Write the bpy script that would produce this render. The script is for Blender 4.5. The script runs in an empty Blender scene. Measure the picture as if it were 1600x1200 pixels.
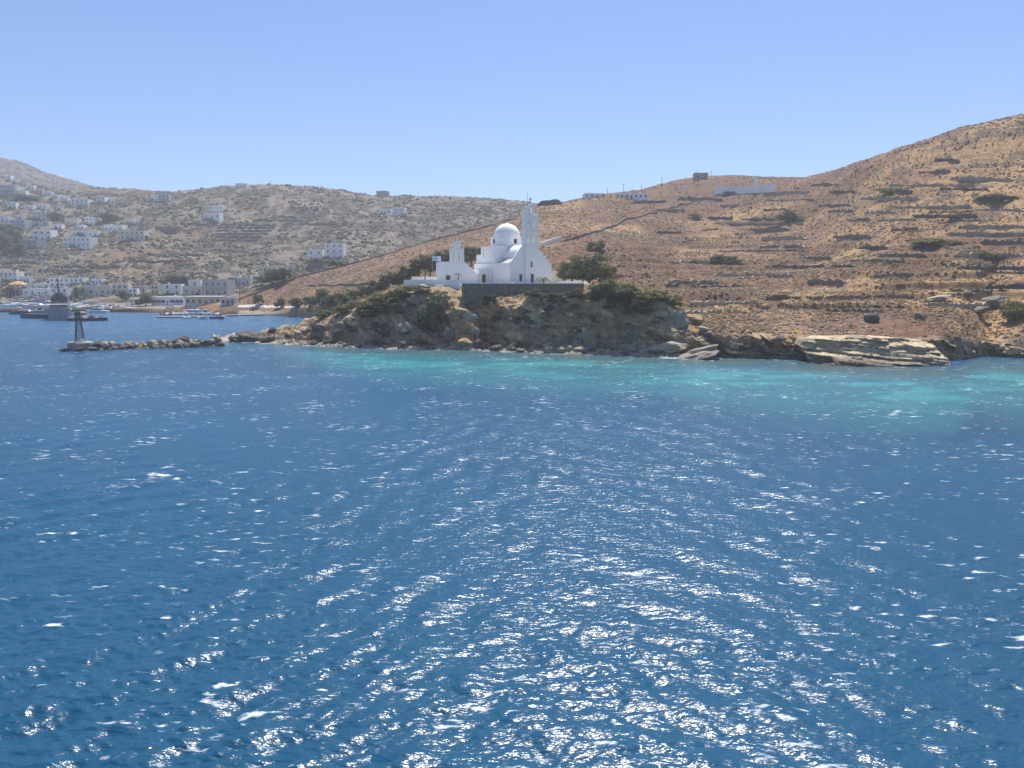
import bpy, math, random
import numpy as np
R = math.radians
random.seed(7); RNG = np.random.default_rng(11)
scn = bpy.context.scene
COL = scn.collection

# ------------------------------------------------------------------ camera
CAMH, PITCH, FPX = 14.5, R(8.2), 1142.0          # metres, radians, focal length in photo pixels (1600 wide)
cam_d = bpy.data.cameras.new('camera'); cam = bpy.data.objects.new('camera', cam_d); COL.objects.link(cam)
cam_d.sensor_width = 36.0; cam_d.lens = 36.0*FPX/1600.0
cam_d.clip_start = 0.5; cam_d.clip_end = 20000
cam.location = (0, 0, CAMH); cam.rotation_euler = (math.pi/2-PITCH, 0, 0)
scn.camera = cam
# ------------------------------------------------------------------ sky, sun, exposure
SUN_AZ, SUN_EL = R(12), R(62)                      # azimuth clockwise from the view direction (+Y)
world = bpy.data.worlds.new('World'); scn.world = world; world.use_nodes = True
wn = world.node_tree.nodes; wl = world.node_tree.links
bg = wn['Background']; sky = wn.new('ShaderNodeTexSky'); sky.sky_type = 'NISHITA'
sky.sun_disc = False; sky.sun_elevation = SUN_EL; sky.sun_rotation = SUN_AZ
sky.altitude = 0; sky.air_density = 0.9; sky.dust_density = 0.3; sky.ozone_density = 9.0
tint = wn.new('ShaderNodeMix'); tint.data_type = 'RGBA'; tint.blend_type = 'MULTIPLY'; tint.inputs[0].default_value = 1.0
tint.inputs[7].default_value = (0.69, 0.73, 0.80, 1); wl.new(sky.outputs[0], tint.inputs[6]); wl.new(tint.outputs[2], bg.inputs[0]); bg.inputs[1].default_value = 0.115
sun_d = bpy.data.lights.new('sun', 'SUN'); sun = bpy.data.objects.new('sun', sun_d); COL.objects.link(sun)
sun_d.energy = 4.8; sun_d.angle = R(0.53); sun_d.color = (1.0, 0.955, 0.88)
sun.rotation_euler = (math.pi/2-SUN_EL, 0, math.pi-SUN_AZ)
scn.view_settings.view_transform = 'Standard'; scn.view_settings.look = 'None'
scn.view_settings.exposure = 0.68; scn.view_settings.gamma = 1.0
scn.view_settings.use_curve_mapping = False
scn.render.engine = 'CYCLES'

# ------------------------------------------------------------------ helpers
CT, ST = math.cos(PITCH), math.sin(PITCH)
def P(px, py, Y):
    """world point seen at photo pixel (px,py) at forward distance Y"""
    u, v = (px-800)/FPX, (600-py)/FPX
    k = Y/(CT+v*ST)
    return (u*k, Y, CAMH+(-ST+v*CT)*k)
def sea_Y(py):
    v = (600-py)/FPX
    return CAMH*(CT+v*ST)/(ST-v*CT)
_perm = np.random.default_rng(3).permutation(4096).astype(np.int64)
def _h(i, j, s):
    return _perm[(_perm[(i+s*131) & 4095] + j*17 + s*7) & 4095] / 4096.0
def vnoise(x, y, s=0):
    xi = np.floor(x).astype(np.int64); yi = np.floor(y).astype(np.int64)
    fx = x-xi; fy = y-yi
    fx = fx*fx*fx*(fx*(fx*6-15)+10); fy = fy*fy*fy*(fy*(fy*6-15)+10)
    a = _h(xi, yi, s); b = _h(xi+1, yi, s); c = _h(xi, yi+1, s); d = _h(xi+1, yi+1, s)
    return (a+(b-a)*fx)*(1-fy)+(c+(d-c)*fx)*fy
def fbm(x, y, octv=4, s=0, gain=0.5):
    t = np.zeros(np.broadcast(x, y).shape); a = 1.0; n = 0.0
    for o in range(octv):
        t += a*(vnoise(x*2**o+o*13.7, y*2**o+o*7.3, s+o)*2-1); n += a; a *= gain
    return t/n
def ridged(x, y, octv=4, s=0):
    t = 0; a = 1.0; n = 0.0
    for o in range(octv):
        t = t+a*(1-np.abs(vnoise(x*2**o+o*3.7, y*2**o+o*9.3, s+o)*2-1)); n += a; a *= 0.5
    return t/n
def sstep(a, b, x):
    t = np.clip((x-a)/(b-a), 0, 1); return t*t*(3-2*t)

MATS = {}
def mat(name, color, rough=0.8, noise=0.0, scale=3.0, bump=0.0, color2=None, spec=0.3, metallic=0.0, attr=None, bscale=None, trans=0.0):
    """procedural material: noise-varied base colour, fine bump"""
    if name in MATS: return MATS[name]
    m = bpy.data.materials.new(name); m.use_nodes = True
    nt = m.node_tree; N = nt.nodes; L = nt.links
    b = N['Principled BSDF']; b.inputs['Roughness'].default_value = rough
    b.inputs['Specular IOR Level'].default_value = spec; b.inputs['Metallic'].default_value = metallic
    tc = N.new('ShaderNodeTexCoord'); src = tc.outputs['Object']
    c2 = color2 if color2 else tuple(c*(1-noise) for c in color)
    n1 = N.new('ShaderNodeTexNoise'); n1.inputs['Scale'].default_value = scale; n1.inputs['Detail'].default_value = 6; n1.inputs['Roughness'].default_value = 0.65
    L.new(src, n1.inputs['Vector'])
    ramp = N.new('ShaderNodeMapRange'); ramp.inputs[1].default_value = 0.35; ramp.inputs[2].default_value = 0.65
    L.new(n1.outputs[0], ramp.inputs[0])
    mx = N.new('ShaderNodeMix'); mx.data_type = 'RGBA'
    L.new(ramp.outputs[0], mx.inputs[0]); mx.inputs[6].default_value = (*color, 1); mx.inputs[7].default_value = (*c2, 1)
    out = mx.outputs[2]
    if attr:
        at = N.new('ShaderNodeAttribute'); at.attribute_name = attr
        mm = N.new('ShaderNodeMix'); mm.data_type = 'RGBA'; mm.blend_type = 'MULTIPLY'; mm.inputs[0].default_value = 1
        L.new(at.outputs['Color'], mm.inputs[6]); L.new(out, mm.inputs[7]); out = mm.outputs[2]
    L.new(out, b.inputs['Base Color'])
    if bump:
        n2 = N.new('ShaderNodeTexNoise'); n2.inputs['Scale'].default_value = bscale or scale*4; n2.inputs['Detail'].default_value = 6
        L.new(src, n2.inputs['Vector'])
        bp = N.new('ShaderNodeBump'); bp.inputs['Strength'].default_value = bump; bp.inputs['Distance'].default_value = 0.1
        L.new(n2.outputs[0], bp.inputs['Height']); L.new(bp.outputs[0], b.inputs['Normal'])
    if trans:
        tr = N.new('ShaderNodeBsdfTranslucent'); L.new(out, tr.inputs[0])
        ms = N.new('ShaderNodeMixShader'); ms.inputs[0].default_value = trans
        L.new(b.outputs[0], ms.inputs[1]); L.new(tr.outputs[0], ms.inputs[2])
        L.new(ms.outputs[0], N['Material Output'].inputs[0])
    MATS[name] = m
    return m

def mesh_np(name, V, F, smooth=False):
    """V (n,3) array, F (m,k) int array with one k"""
    me = bpy.data.meshes.new(name)
    V = np.asarray(V, dtype=np.float32); F = np.asarray(F, dtype=np.int32)
    k = F.shape[1]
    me.vertices.add(len(V)); me.vertices.foreach_set('co', V.ravel())
    me.loops.add(F.size); me.loops.foreach_set('vertex_index', F.ravel())
    me.polygons.add(len(F)); me.polygons.foreach_set('loop_start', np.arange(0, F.size, k, dtype=np.int32))
    me.polygons.foreach_set('loop_total', np.full(len(F), k, dtype=np.int32))
    if smooth: me.polygons.foreach_set('use_smooth', np.ones(len(F), dtype=bool))
    me.update(calc_edges=True); me.validate()
    return me
def link(name, me, m=None, parent=None):
    o = bpy.data.objects.new(name, me); COL.objects.link(o)
    if m is not None and me is not None and len(me.materials) == 0: me.materials.append(m)
    if parent is not None: o.parent = parent
    return o
def tag(o, label=None, cat=None, group=None, kind=None):
    if label: o['label'] = label
    if cat: o['category'] = cat
    if group: o['group'] = group
    if kind: o['kind'] = kind
    return o
def empty(name, loc, rz=0.0, label=None, cat=None, group=None):
    o = bpy.data.objects.new(name, None); COL.objects.link(o)
    o.location = loc; o.rotation_euler = (0, 0, rz); o.empty_display_size = 0.3
    return tag(o, label, cat, group)
def copy_tree(o, parent=None):
    c = o.copy(); COL.objects.link(c); c.parent = parent
    if parent is not None: c.matrix_parent_inverse = o.matrix_parent_inverse.copy()
    for ch in list(o.children): copy_tree(ch, c)
    return c
class MB:
    def __init__(s): s.v = []; s.f = []
    def add(s, V, F):
        b = len(s.v); s.v += [tuple(p) for p in V]; s.f += [tuple(i+b for i in f) for f in F]; return s
    def box(s, cx, cy, cz, sx, sy, sz, rz=0.0, top=1.0):
        """centre x,y; bottom z; sizes; top = scale of the upper face"""
        c, n = math.cos(rz), math.sin(rz); V = []
        for k, t in ((0, 1.0), (1, top)):
            for a, b in ((-1, -1), (1, -1), (1, 1), (-1, 1)):
                x, y = a*sx/2*t, b*sy/2*t
                V.append((cx+x*c-y*n, cy+x*n+y*c, cz+k*sz))
        return s.add(V, [(3, 2, 1, 0), (4, 5, 6, 7), (0, 1, 5, 4), (1, 2, 6, 5), (2, 3, 7, 6), (3, 0, 4, 7)])
    def prism(s, poly, z0, z1):
        n = len(poly)
        V = [(x, y, z0) for x, y in poly]+[(x, y, z1) for x, y in poly]
        return s.add(V, [tuple(range(n-1, -1, -1)), tuple(range(n, 2*n))]+[(i, (i+1) % n, n+(i+1) % n, n+i) for i in range(n)])
    def slab_y(s, poly, y0, y1):
        """poly in x,z (counter-clockwise seen from -y) extruded from y0 to y1"""
        n = len(poly)
        V = [(x, y0, z) for x, z in poly]+[(x, y1, z) for x, z in poly]
        return s.add(V, [tuple(range(n)), tuple(range(2*n-1, n-1, -1))]+[((i+1) % n, i, n+i, n+(i+1) % n) for i in range(n)])
    def tube(s, p0, p1, r0, r1=None, n=6):
        r1 = r0 if r1 is None else r1
        p0, p1 = np.array(p0, float), np.array(p1, float); d = p1-p0; d /= (np.linalg.norm(d)+1e-9)
        a = np.cross(d, (0, 0, 1.0)) if abs(d[2]) < 0.9 else np.cross(d, (1.0, 0, 0)); a /= np.linalg.norm(a); b = np.cross(d, a)
        V = []
        for p, r in ((p0, r0), (p1, r1)):
            for i in range(n):
                t = 2*math.pi*i/n; V.append(p+(a*math.cos(t)+b*math.sin(t))*r)
        return s.add(V, [(i, (i+1) % n, n+(i+1) % n, n+i) for i in range(n)]+[tuple(range(n-1, -1, -1)), tuple(range(n, 2*n))])
    def lathe(s, prof, n=16, cx=0, cy=0, a0=0.0, a1=2*math.pi):
        full = abs(a1-a0-2*math.pi) < 1e-6; m = n if full else n+1; V = []; F = []
        for r, z in prof:
            for i in range(m):
                t = a0+(a1-a0)*i/n; V.append((cx+r*math.cos(t), cy+r*math.sin(t), z))
        for k in range(len(prof)-1):
            for i in range(n):
                j = (i+1) % m
                F.append((k*m+i, k*m+j, (k+1)*m+j, (k+1)*m+i))
        return s.add(V, F)
    def facade(s, o, ux, w, h, holes, depth=0.22, nrm=None):
        """wall face with recessed rectangular openings. o = lower-left corner, ux = unit vector along the wall
        (left to right seen from outside); holes = [(x0,x1,z0,z1)]"""
        o = np.array(o, float); ux = np.array(ux, float); up = np.array((0, 0, 1.0))
        nin = np.cross(up, ux)                    # points into the building
        xs = sorted({0.0, w, *[q for a in holes for q in a[:2]]}); zs = sorted({0.0, h, *[q for a in holes for q in a[2:4]]})
        for i in range(len(xs)-1):
            for j in range(len(zs)-1):
                xm, zm = (xs[i]+xs[i+1])/2, (zs[j]+zs[j+1])/2
                if any(a[0] < xm < a[1] and a[2] < zm < a[3] for a in holes): continue
                q = [o+ux*xs[i]+up*zs[j], o+ux*xs[i+1]+up*zs[j], o+ux*xs[i+1]+up*zs[j+1], o+ux*xs[i]+up*zs[j+1]]
                s.add(q, [(0, 1, 2, 3)])
        for a in holes:
            c = [o+ux*a[0]+up*a[2], o+ux*a[1]+up*a[2], o+ux*a[1]+up*a[3], o+ux*a[0]+up*a[3]]
            d = [p+nin*depth for p in c]
            s.add(c+d, [(0, 4, 5, 1), (1, 5, 6, 2), (2, 6, 7, 3), (3, 7, 4, 0), (4, 7, 6, 5)])
        return s
    def build(s, name, m, parent=None, smooth=False):
        me = bpy.data.meshes.new(name); me.from_pydata(s.v, [], s.f); me.update()
        if smooth: me.polygons.foreach_set('use_smooth', [True]*len(me.polygons))
        return link(name, me, m, parent)
    def mesh(s, name, m=None, smooth=False):
        me = bpy.data.meshes.new(name); me.from_pydata(s.v, [], s.f); me.update()
        if m: me.materials.append(m)
        if smooth: me.polygons.foreach_set('use_smooth', [True]*len(me.polygons))
        return me

# ------------------------------------------------------------------ terrain: one height field on a fan-shaped grid (u = x/y, Y)
U = np.concatenate([np.linspace(-1.15, -0.78, 60, endpoint=False), np.linspace(-0.78, 0.78, 720, endpoint=False), np.linspace(0.78, 1.15, 60)])
YR = np.concatenate([np.arange(105, 138, 0.3), np.arange(138, 170, 0.14), np.arange(170, 350, 0.8), np.arange(350, 900, 2.2), np.arange(900, 1900, 12.0)])
def curve(pts):
    """pts: (px, py, Y) or (px, None, Y, z) -> functions of u giving Y and z"""
    us, ys, zs = [], [], []
    for p in pts:
        if p[1] is None:
            x = (p[0]-800)/FPX*p[2]; us.append(x/p[2]); ys.append(p[2]); zs.append(p[3])
        else:
            w = P(*p[:3]); us.append(w[0]/w[1]); ys.append(p[2]); zs.append(w[2])
    return np.interp(U, us, ys), np.interp(U, us, zs)
def sheet(curves):
    """monotone cubic through the curves along Y, for each column u -> z[u, Y]"""
    Yk = np.stack([c[0] for c in curves]); Zk = np.stack([c[1] for c in curves]); K = len(curves)
    for k in range(1, K): Yk[k] = np.maximum(Yk[k], Yk[k-1]+0.05)
    h = np.diff(Yk, axis=0); d = np.diff(Zk, axis=0)/h
    m = np.zeros_like(Zk)
    for k in range(1, K-1):
        w1, w2 = 2*h[k]+h[k-1], h[k]+2*h[k-1]
        ok = d[k-1]*d[k] > 0
        with np.errstate(divide='ignore', invalid='ignore'):
            m[k] = np.where(ok, (w1+w2)/(w1/d[k-1]+w2/d[k]), 0)
    m[0] = d[0]; m[-1] = d[-1]
    Z = np.full((len(U), len(YR)), -6.0)
    for k in range(K-1):
        Y0, Y1 = Yk[k][:, None], Yk[k+1][:, None]; y = YR[None, :]
        t = (y-Y0)/(Y1-Y0); msk = (t >= 0) & (t < 1); t = np.clip(t, 0, 1); H = Y1-Y0
        z = (2*t**3-3*t*t+1)*Zk[k][:, None]+(t**3-2*t*t+t)*H*m[k][:, None]+(-2*t**3+3*t*t)*Zk[k+1][:, None]+(t**3-t*t)*H*m[k+1][:, None]
        Z = np.where(msk, z, Z)
    Z = np.where(YR[None, :] >= Yk[-1][:, None], Zk[-1][:, None], Z)
    return Z
def smooth_u(a, w):
    k = np.hanning(w+2)[1:-1]; k /= k.sum(); return np.convolve(np.pad(a, w//2, mode='edge'), k, mode='valid')[:len(a)]
XX = U[:, None]*YR[None, :]; YY = np.broadcast_to(YR[None, :], XX.shape)

# far mountain on the left
z0 = sheet([curve([(-700, None, 880, 5), (900, None, 880, 5)]),
            curve([(-700, 60, 1500), (-200, 205, 1500), (0, 252, 1500), (30, 259, 1500), (62, 272, 1500), (100, 284, 1500), (130, 291, 1500), (200, 306, 1500), (300, 330, 1500), (450, 400, 1500), (900, 430, 1500)]),
            curve([(-700, None, 1850, 150), (0, None, 1850, 150), (300, None, 1850, 60), (900, None, 1850, 0)])])
z0 += fbm(XX/90, YY/90, 4, 5)*9*sstep(880, 1000, YY)
# village hillside behind the harbour
sky1 = [(-700, 250), (-200, 275), (0, 283), (40, 288), (100, 300), (150, 297), (200, 300), (245, 303), (270, 304), (320, 297), (375, 293.5), (420, 292), (500, 296), (545, 303), (575, 308), (620, 309), (660, 311), (700, 311.5), (760, 313), (830, 322), (1000, 345), (1300, 400)]
z1 = sheet([curve([(-700, None, 392, -4), (60, None, 390, -4), (110, None, 372, -4), (150, None, 332, -4), (240, None, 322, -4), (300, None, 308, -4), (380, None, 293, -4), (1300, None, 285, -4)]),
            curve([(-700, None, 408, 0.7), (60, None, 406, 0.7), (110, None, 388, 0.7), (150, None, 346, 0.7), (240, None, 335, 0.8), (300, None, 322, 0.8), (380, None, 305, 0.7), (1300, None, 300, 0.7)]),
            curve([(-700, None, 425, 1.9), (60, None, 422, 1.9), (110, None, 408, 1.9), (150, None, 372, 1.9), (240, None, 360, 1.9), (300, None, 350, 1.9), (1300, None, 345, 2.0)]),
            curve([(-700, 455, 465), (100, 455, 455), (160, 455, 420), (1300, 455, 400)]),
            curve([(-700, 385, 545), (1300, 392, 545)]),
            curve([(a, b, 830) for a, b in sky1]),
            curve([(a, None, 1300, 45) for a, b in sky1])])
am1 = sstep(400, 470, YY)
rk1 = ridged(XX/26+fbm(XX/40, YY/40, 3, 2), YY/34, 5, 21)
z1 += am1*(fbm(XX/70, YY/70, 4, 8)*5+(rk1-0.55)*5.0+fbm(XX/7, YY/9, 3, 33)*1.2)*np.clip(1-0.55*sstep(740, 830, YY), 0.3, 1)
# brown spur behind the church and the terraced hill on the right
px2 = [300, 360, 410, 453, 538, 594, 620, 676, 755, 811, 838, 879, 946, 1000, 1060, 1100, 1150, 1200, 1255, 1300, 1340, 1400, 1450, 1500, 1560, 1600, 1700, 2200]
rp2 = [482, 465, 448, 435, 414, 399, 392, 376, 354, 339, 323, 318, 304, 299, 283, 278, 277, 279, 281, 269, 255, 235, 221, 203, 190, 180, 150, 20]
rY2 = [318, 325, 330, 335, 350, 362, 370, 382, 400, 412, 420, 435, 470, 490, 500, 498, 480, 455, 420, 385, 365, 345, 338, 332, 325, 320, 315, 300]
ridge2 = list(zip(px2, rp2, rY2))
foot2 = [(200, None, 312, -5), (360, None, 300, -4), (453, None, 284, -4), (538, None, 250, -4), (620, None, 205, -4), (700, None, 176, -4), (875, None, 170, -4), (950, None, 160, -4), (1010, None, 146, -4),
         (1050, None, 139, -3), (1130, None, 135, -3), (1200, None, 133, -3), (1290, None, 131, -3), (1400, None, 130, -3), (1500, None, 130, -3), (1540, None, 137, -3), (1600, None, 134, -3), (2200, None, 115, -3)]
lip2 = [(200, None, 312.2, -4.5), (360, None, 301, 0.3), (453, None, 285, 0.3), (538, None, 252, 1), (620, None, 207, 3), (700, None, 178, 9), (875, None, 172, 10), (950, None, 162, 8), (1010, None, 149.5, 3.5),
        (1050, None, 140.9, 4.6), (1130, None, 136.9, 4.2), (1200, None, 134.8, 3.7), (1290, None, 133.0, 3.7), (1400, None, 132, 3.6), (1500, None, 132, 3.6), (1540, None, 139.5, 2.2), (1600, None, 137, 2.8), (2200, None, 117, 3)]
top2 = [(200, None, 320, -1), (360, 479.5, 306), (453, 478, 294), (538, 468, 264), (620, 453, 216), (700, 440, 188), (800, 439, 184), (875, 438, 182), (950, 440, 176), (1010, 472, 158), (1050, 494, 145.5), (1130, 507, 142), (1200, 513, 140),
        (1290, 519, 138), (1400, 513, 138), (1500, 510, 138), (1540, 528, 144), (1600, 512, 143), (2200, 500, 122)]
def mid(f, g):
    out = []
    for a, b, y in ridge2:
        w = np.interp(a, [t[0] for t in top2], [P(t[0], t[1], t[2])[2] if t[1] else t[3] for t in top2]); ty = np.interp(a, [t[0] for t in top2], [t[2] for t in top2])
        tpy = 435.4+(CAMH-w)/ty*1146
        out.append((a, tpy+(b-tpy)*f, ty+(y-ty)*g))
    return out
z2 = sheet([curve(foot2), curve(lip2), curve(top2), curve(mid(0.40, 0.30)), curve(mid(0.72, 0.60)), curve(ridge2),
            curve([(a, None, y+60, P(a, b, y)[2]-14) for a, b, y in ridge2]), curve([(a, None, y+330, P(a, b, y)[2]-140) for a, b, y in ridge2])])
rid_Y = np.interp(U, [P(a, b, y)[0]/y for a, b, y in ridge2], rY2)[:, None]
in2 = sstep(140, 165, YY)*(1-0.75*sstep(0.8, 1.0, YY/rid_Y))
z2n = z2+in2*(fbm(XX/45, YY/45, 4, 41)*2.6+fbm(XX/9, YY/12, 4, 43)*0.9)
tw = fbm(XX/60, YY/25, 3, 47)*1.1                     # terracing, warped and patchy
stp = 2.3
sz = (z2n+tw)/stp; fr = sz-np.floor(sz)
ter = (np.floor(sz)+sstep(0.72, 0.99, fr))*stp-tw
tmask = sstep(0.02, 0.16, U)[:, None]*sstep(-0.25, 0.25, fbm(XX/38, YY/30, 3, 51)+0.12)*sstep(146, 165, YY)
z2 = z2n+(ter-z2n)*tmask*0.7
# church headland
but = [(380, 0), (440, 0), (480, -1.0), (520, -1.2), (545, 1.2), (575, 2.4), (600, 1.2), (622, -2.2), (640, -1.4), (655, 2.0), (675, 1.5), (700, -3.6), (722, -5.2), (742, -4.0), (756, 3.6), (775, 3.0), (790, -1.8), (815, -2.4), (838, 1.2), (860, 0.3), (890, -0.5), (905, 0.2), (930, 2.2), (960, 1.5), (1000, 1.2), (1030, 0.3), (1050, -1.6), (1075, -1.0), (1120, 0)]
shore3 = [(330, 534), (380, 535), (420, 537), (440, 538), (480, 540), (520, 542), (560, 544), (600, 545.5), (650, 546), (700, 546.5), (760, 548), (800, 550), (850, 552), (900, 553), (960, 555), (1000, 557), (1050, 559), (1120, 563)]
def s3(px): return sea_Y(np.interp(px, [a for a, b in shore3], [b for a, b in shore3]))
def b3(px): return float(np.interp(px, [a for a, b in but], [b for a, b in but]))
PX3 = [330, 360, 390, 420, 450, 480, 510, 540, 560, 575, 600, 618, 640, 660, 680, 700, 715, 730, 742, 750, 758, 768, 780, 790, 800, 815, 830, 845, 860, 875, 890, 905, 918, 935, 950, 965, 985, 1005, 1020, 1035, 1050, 1070, 1090, 1120]
wid = lambda p: float(np.interp(p, [330, 420, 480, 520, 560, 600, 625, 640, 660, 690, 715, 742, 756, 780, 792, 815, 836, 880, 903, 925, 1000, 1040, 1060, 1120], [3, 4, 7, 7, 3.4, 3.4, 8, 8, 5, 8, 13, 12, 3.2, 3.2, 8.5, 8.5, 3.6, 3.4, 6.5, 3.0, 2.8, 3.0, 6.0, 4]))
topz = lambda p: float(np.interp(p, [330, 370, 400, 420, 450, 480, 520, 560, 600, 640, 665, 680, 700, 725, 735, 760, 790, 815, 860, 905, 915, 925, 950, 1000, 1040, 1070, 1090, 1120],
                                 [0.3, 0.5, 0.7, 1.4, 2.8, 4.2, 6.0, 7.8, 9.6, 11.7, 12.4, 12.6, 12.6, 12.2, 10.6, 10.0, 10.6, 11.0, 10.8, 11.0, 12.0, 13.0, 13.4, 12.4, 10.0, 7.2, 5.0, 2.0]))
cS, cB, cF, cM, cT, cL, cE, cK, cZ = [], [], [], [], [], [], [], [], []
for p in PX3:
    s = s3(p); b = b3(p)*0.9; tz = topz(p); w = wid(p)
    cS.append((p, None, s-5, -3.0)); cB.append((p, None, s, -0.05))
    fY = s+4.4+max(b, -5.0)*0.8; cF.append((p, None, fY, 0.75 if tz > 1.5 else 0.35))
    cM.append((p, None, fY+w*0.42, 0.75+(tz-0.75)*(0.62 if tz > 1.5 else 0.5))); cT.append((p, None, fY+w, tz))
    ez = 13.3 if 655 <= p <= 925 else tz+0.5
    if 725 < p < 920:
        yw = 159.1-(p-722)*0.006; cL.append((p, None, max(fY+w+0.1, yw-0.5), tz+0.15)); cE.append((p, None, max(fY+w+0.3, yw+0.1), ez))
    else: cL.append((p, None, fY+w+1.5, tz+0.2)); cE.append((p, None, fY+w+3, min(ez, 13.3) if p <= 925 else tz+0.25))
    kz = float(np.interp(p, [330, 420, 480, 510, 540, 560, 600, 640, 660, 920, 1000, 1050, 1120], [-3, -3, -2, 1.5, 6.0, 8.6, 11.3, 13.0, 13.4, 13.4, 13.2, 9.0, 3]))
    cK.append((p, None, 186 if p > 520 else 178, kz)); cZ.append((p, None, 205, min(kz-5, 5) if p > 520 else -5))
z3 = sheet([curve(c) for c in (cS, cB, cF, cM, cT, cL, cE, cK, cZ)])
edge3 = (U > (PX3[0]-800)/FPX) & (U < (PX3[-1]-800)/FPX); z3[~edge3] = -6
flat3 = ((XX > -25.5) & (XX < 18.5) & (YY > 160.5) & (YY < 192))
zmax = np.maximum.reduce([z0, z1, z2, z3])
# rock relief on steep ground
gy = np.gradient(zmax, axis=1)/np.gradient(YR)[None, :]
steep = sstep(0.55, 1.3, np.abs(gy))
for _ in range(3):
    steep[:, 1:-1] = np.maximum(steep[:, 1:-1], 0.8*np.maximum(steep[:, :-2], steep[:, 2:]))
lead = np.argmax(np.stack([z0, z1, z2, z3]), axis=0)
steep *= np.where(lead == 3, 1.0, 1-sstep(141, 149, YY))
rock = ridged(XX/5.5+0.35*zmax/5+fbm(XX/9, YY/9, 2, 3), zmax/3.0+YY/14, 4, 61)
near = 1-sstep(200, 260, YY)
gnd = zmax+near*steep*((rock-0.55)*2.4+fbm(XX/1.3, zmax/1.0+YY/2, 3, 71)*0.4)
gnd += near*(1-steep)*sstep(0.3, 1.5, zmax)*fbm(XX/2.2, YY/2.6, 4, 77)*0.22*np.where(flat3, 0, 1)
beach = sstep(-0.6, 0.1, zmax)*(1-sstep(0.6, 1.2, zmax))*near
gnd += beach*fbm(XX/1.1, YY/1.1, 3, 81)*0.28
gnd = np.where(flat3 & (zmax > 12.2), np.minimum(gnd, 13.38), gnd)
ledge = (XX > -9.5) & (XX < 16) & (YY < 159.0) & (YY > 152); gnd = np.where(ledge, np.minimum(gnd, 11.2+0.3*fbm(XX/3, YY/3, 2, 88)), gnd)
def terrain_z(x, y):
    x = np.asarray(x, float); y = np.asarray(y, float); u = x/y
    iu = np.clip(np.interp(u, U, np.arange(len(U))), 0, len(U)-1.001); iy = np.clip(np.interp(y, YR, np.arange(len(YR))), 0, len(YR)-1.001)
    a = iu.astype(int); b = iy.astype(int); fa = iu-a; fb = iy-b
    return (gnd[a, b]*(1-fa)+gnd[a+1, b]*fa)*(1-fb)+(gnd[a, b+1]*(1-fa)+gnd[a+1, b+1]*fa)*fb
_ys = np.concatenate([np.arange(106, 200, 0.15), np.arange(200, 400, 0.5), np.arange(400, 1850, 1.5)])
def hit(px, py, ymin=0.0):
    """first ground point on the ray through photo pixel (px,py)"""
    u, v = (px-800)/FPX, (600-py)/FPX
    ys = _ys[_ys > ymin]; k = ys/(CT+v*ST); x = u*k; z = CAMH+(-ST+v*CT)*k
    m = np.nonzero(terrain_z(x, ys) >= z)[0]
    i = m[0] if len(m) else len(ys)-1
    if not len(m): return None
    return (x[i], ys[i], z[i])
def gz(x, y): return float(terrain_z(x, y))
# ---- ground colours: what the surface is made of (dry grass, scrub soil, rock, pebbles), stored per vertex
def mixc(a, b, t): return a*(1-t[..., None])+np.array(b)*t[..., None]
lead = np.argmax(np.stack([z0, z1, z2, z3]), axis=0)
n_a = fbm(XX/24, YY/20, 4, 91); n_b = fbm(XX/6, YY/6, 4, 92); n_c = fbm(XX/90, YY/70, 3, 93)
C = np.zeros(XX.shape+(3,)); C[:] = (0.125, 0.098, 0.078)
hill1 = (lead <= 1)
C = np.where(hill1[..., None], mixc(mixc(np.broadcast_to(np.array((0.130, 0.102, 0.078)), C.shape).copy(), (0.09, 0.09, 0.06), sstep(-0.05, 0.35, n_a)), (0.215, 0.155, 0.095), sstep(0.1, 0.4, n_c-0.4*n_b)), C)
C = np.where(hill1[..., None], mixc(C, (0.29, 0.245, 0.19), sstep(0.66, 0.80, rk1+0.45*n_b)*(YY > 370)*0.8), C)
C = np.where((lead == 0)[..., None], mixc(np.broadcast_to(np.array((0.10, 0.076, 0.062)), C.shape).copy(), (0.17, 0.125, 0.092), sstep(-0.2, 0.3, n_c)), C)
hill2 = lead == 2
grass = sstep(-0.25, 0.3, n_a*0.8+n_c*0.7-0.35*sstep(260, 420, YY)+0.12*sstep(0.1, 0.3, U)[:, None])
grass = grass*(0.35+0.65*sstep(-0.06, 0.12, U)[:, None])
c2 = mixc(np.broadcast_to(np.array((0.20, 0.122, 0.078)), C.shape).copy(), (0.39, 0.265, 0.13), grass)
c2 = mixc(c2, (0.16, 0.112, 0.085), sstep(0.0, 0.45, n_b+0.3*n_a)*0.8)
c2 = mixc(c2, (0.33, 0.25, 0.19), sstep(0.34, 0.5, fbm(XX/3.5, YY/5, 3, 95))*(1-sstep(0.05, 0.2, U))[:, None]*0.8)
C = np.where(hill2[..., None], c2, C)
c3 = mixc(np.broadcast_to(np.array((0.30, 0.215, 0.13)), C.shape).copy(), (0.12, 0.10, 0.06), sstep(0.0, 0.4, n_b))
C = np.where((lead == 3)[..., None], c3, C)
rockc = mixc(np.broadcast_to(np.array((0.25, 0.215, 0.17)), C.shape).copy(), (0.12, 0.105, 0.092), sstep(0.42, 0.7, rock+0.3*n_b))
rockc = mixc(rockc, (0.40, 0.34, 0.25), sstep(0.66, 0.8, rock+0.2*fbm(XX/2, YY/2, 2, 97)))
C = C*(1-(steep*near)[..., None])+rockc*(steep*near)[..., None]
peb = sstep(0.02, 0.15, gnd)*(1-sstep(0.75, 1.3, zmax))*near*(YY < 190)
C = mixc(C, (0.37, 0.325, 0.25), peb)
wet = (1-sstep(0.0, 0.14, gnd))*near*(YY < 200)
C = mixc(C, (0.10, 0.09, 0.07), wet*0.8)
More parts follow.
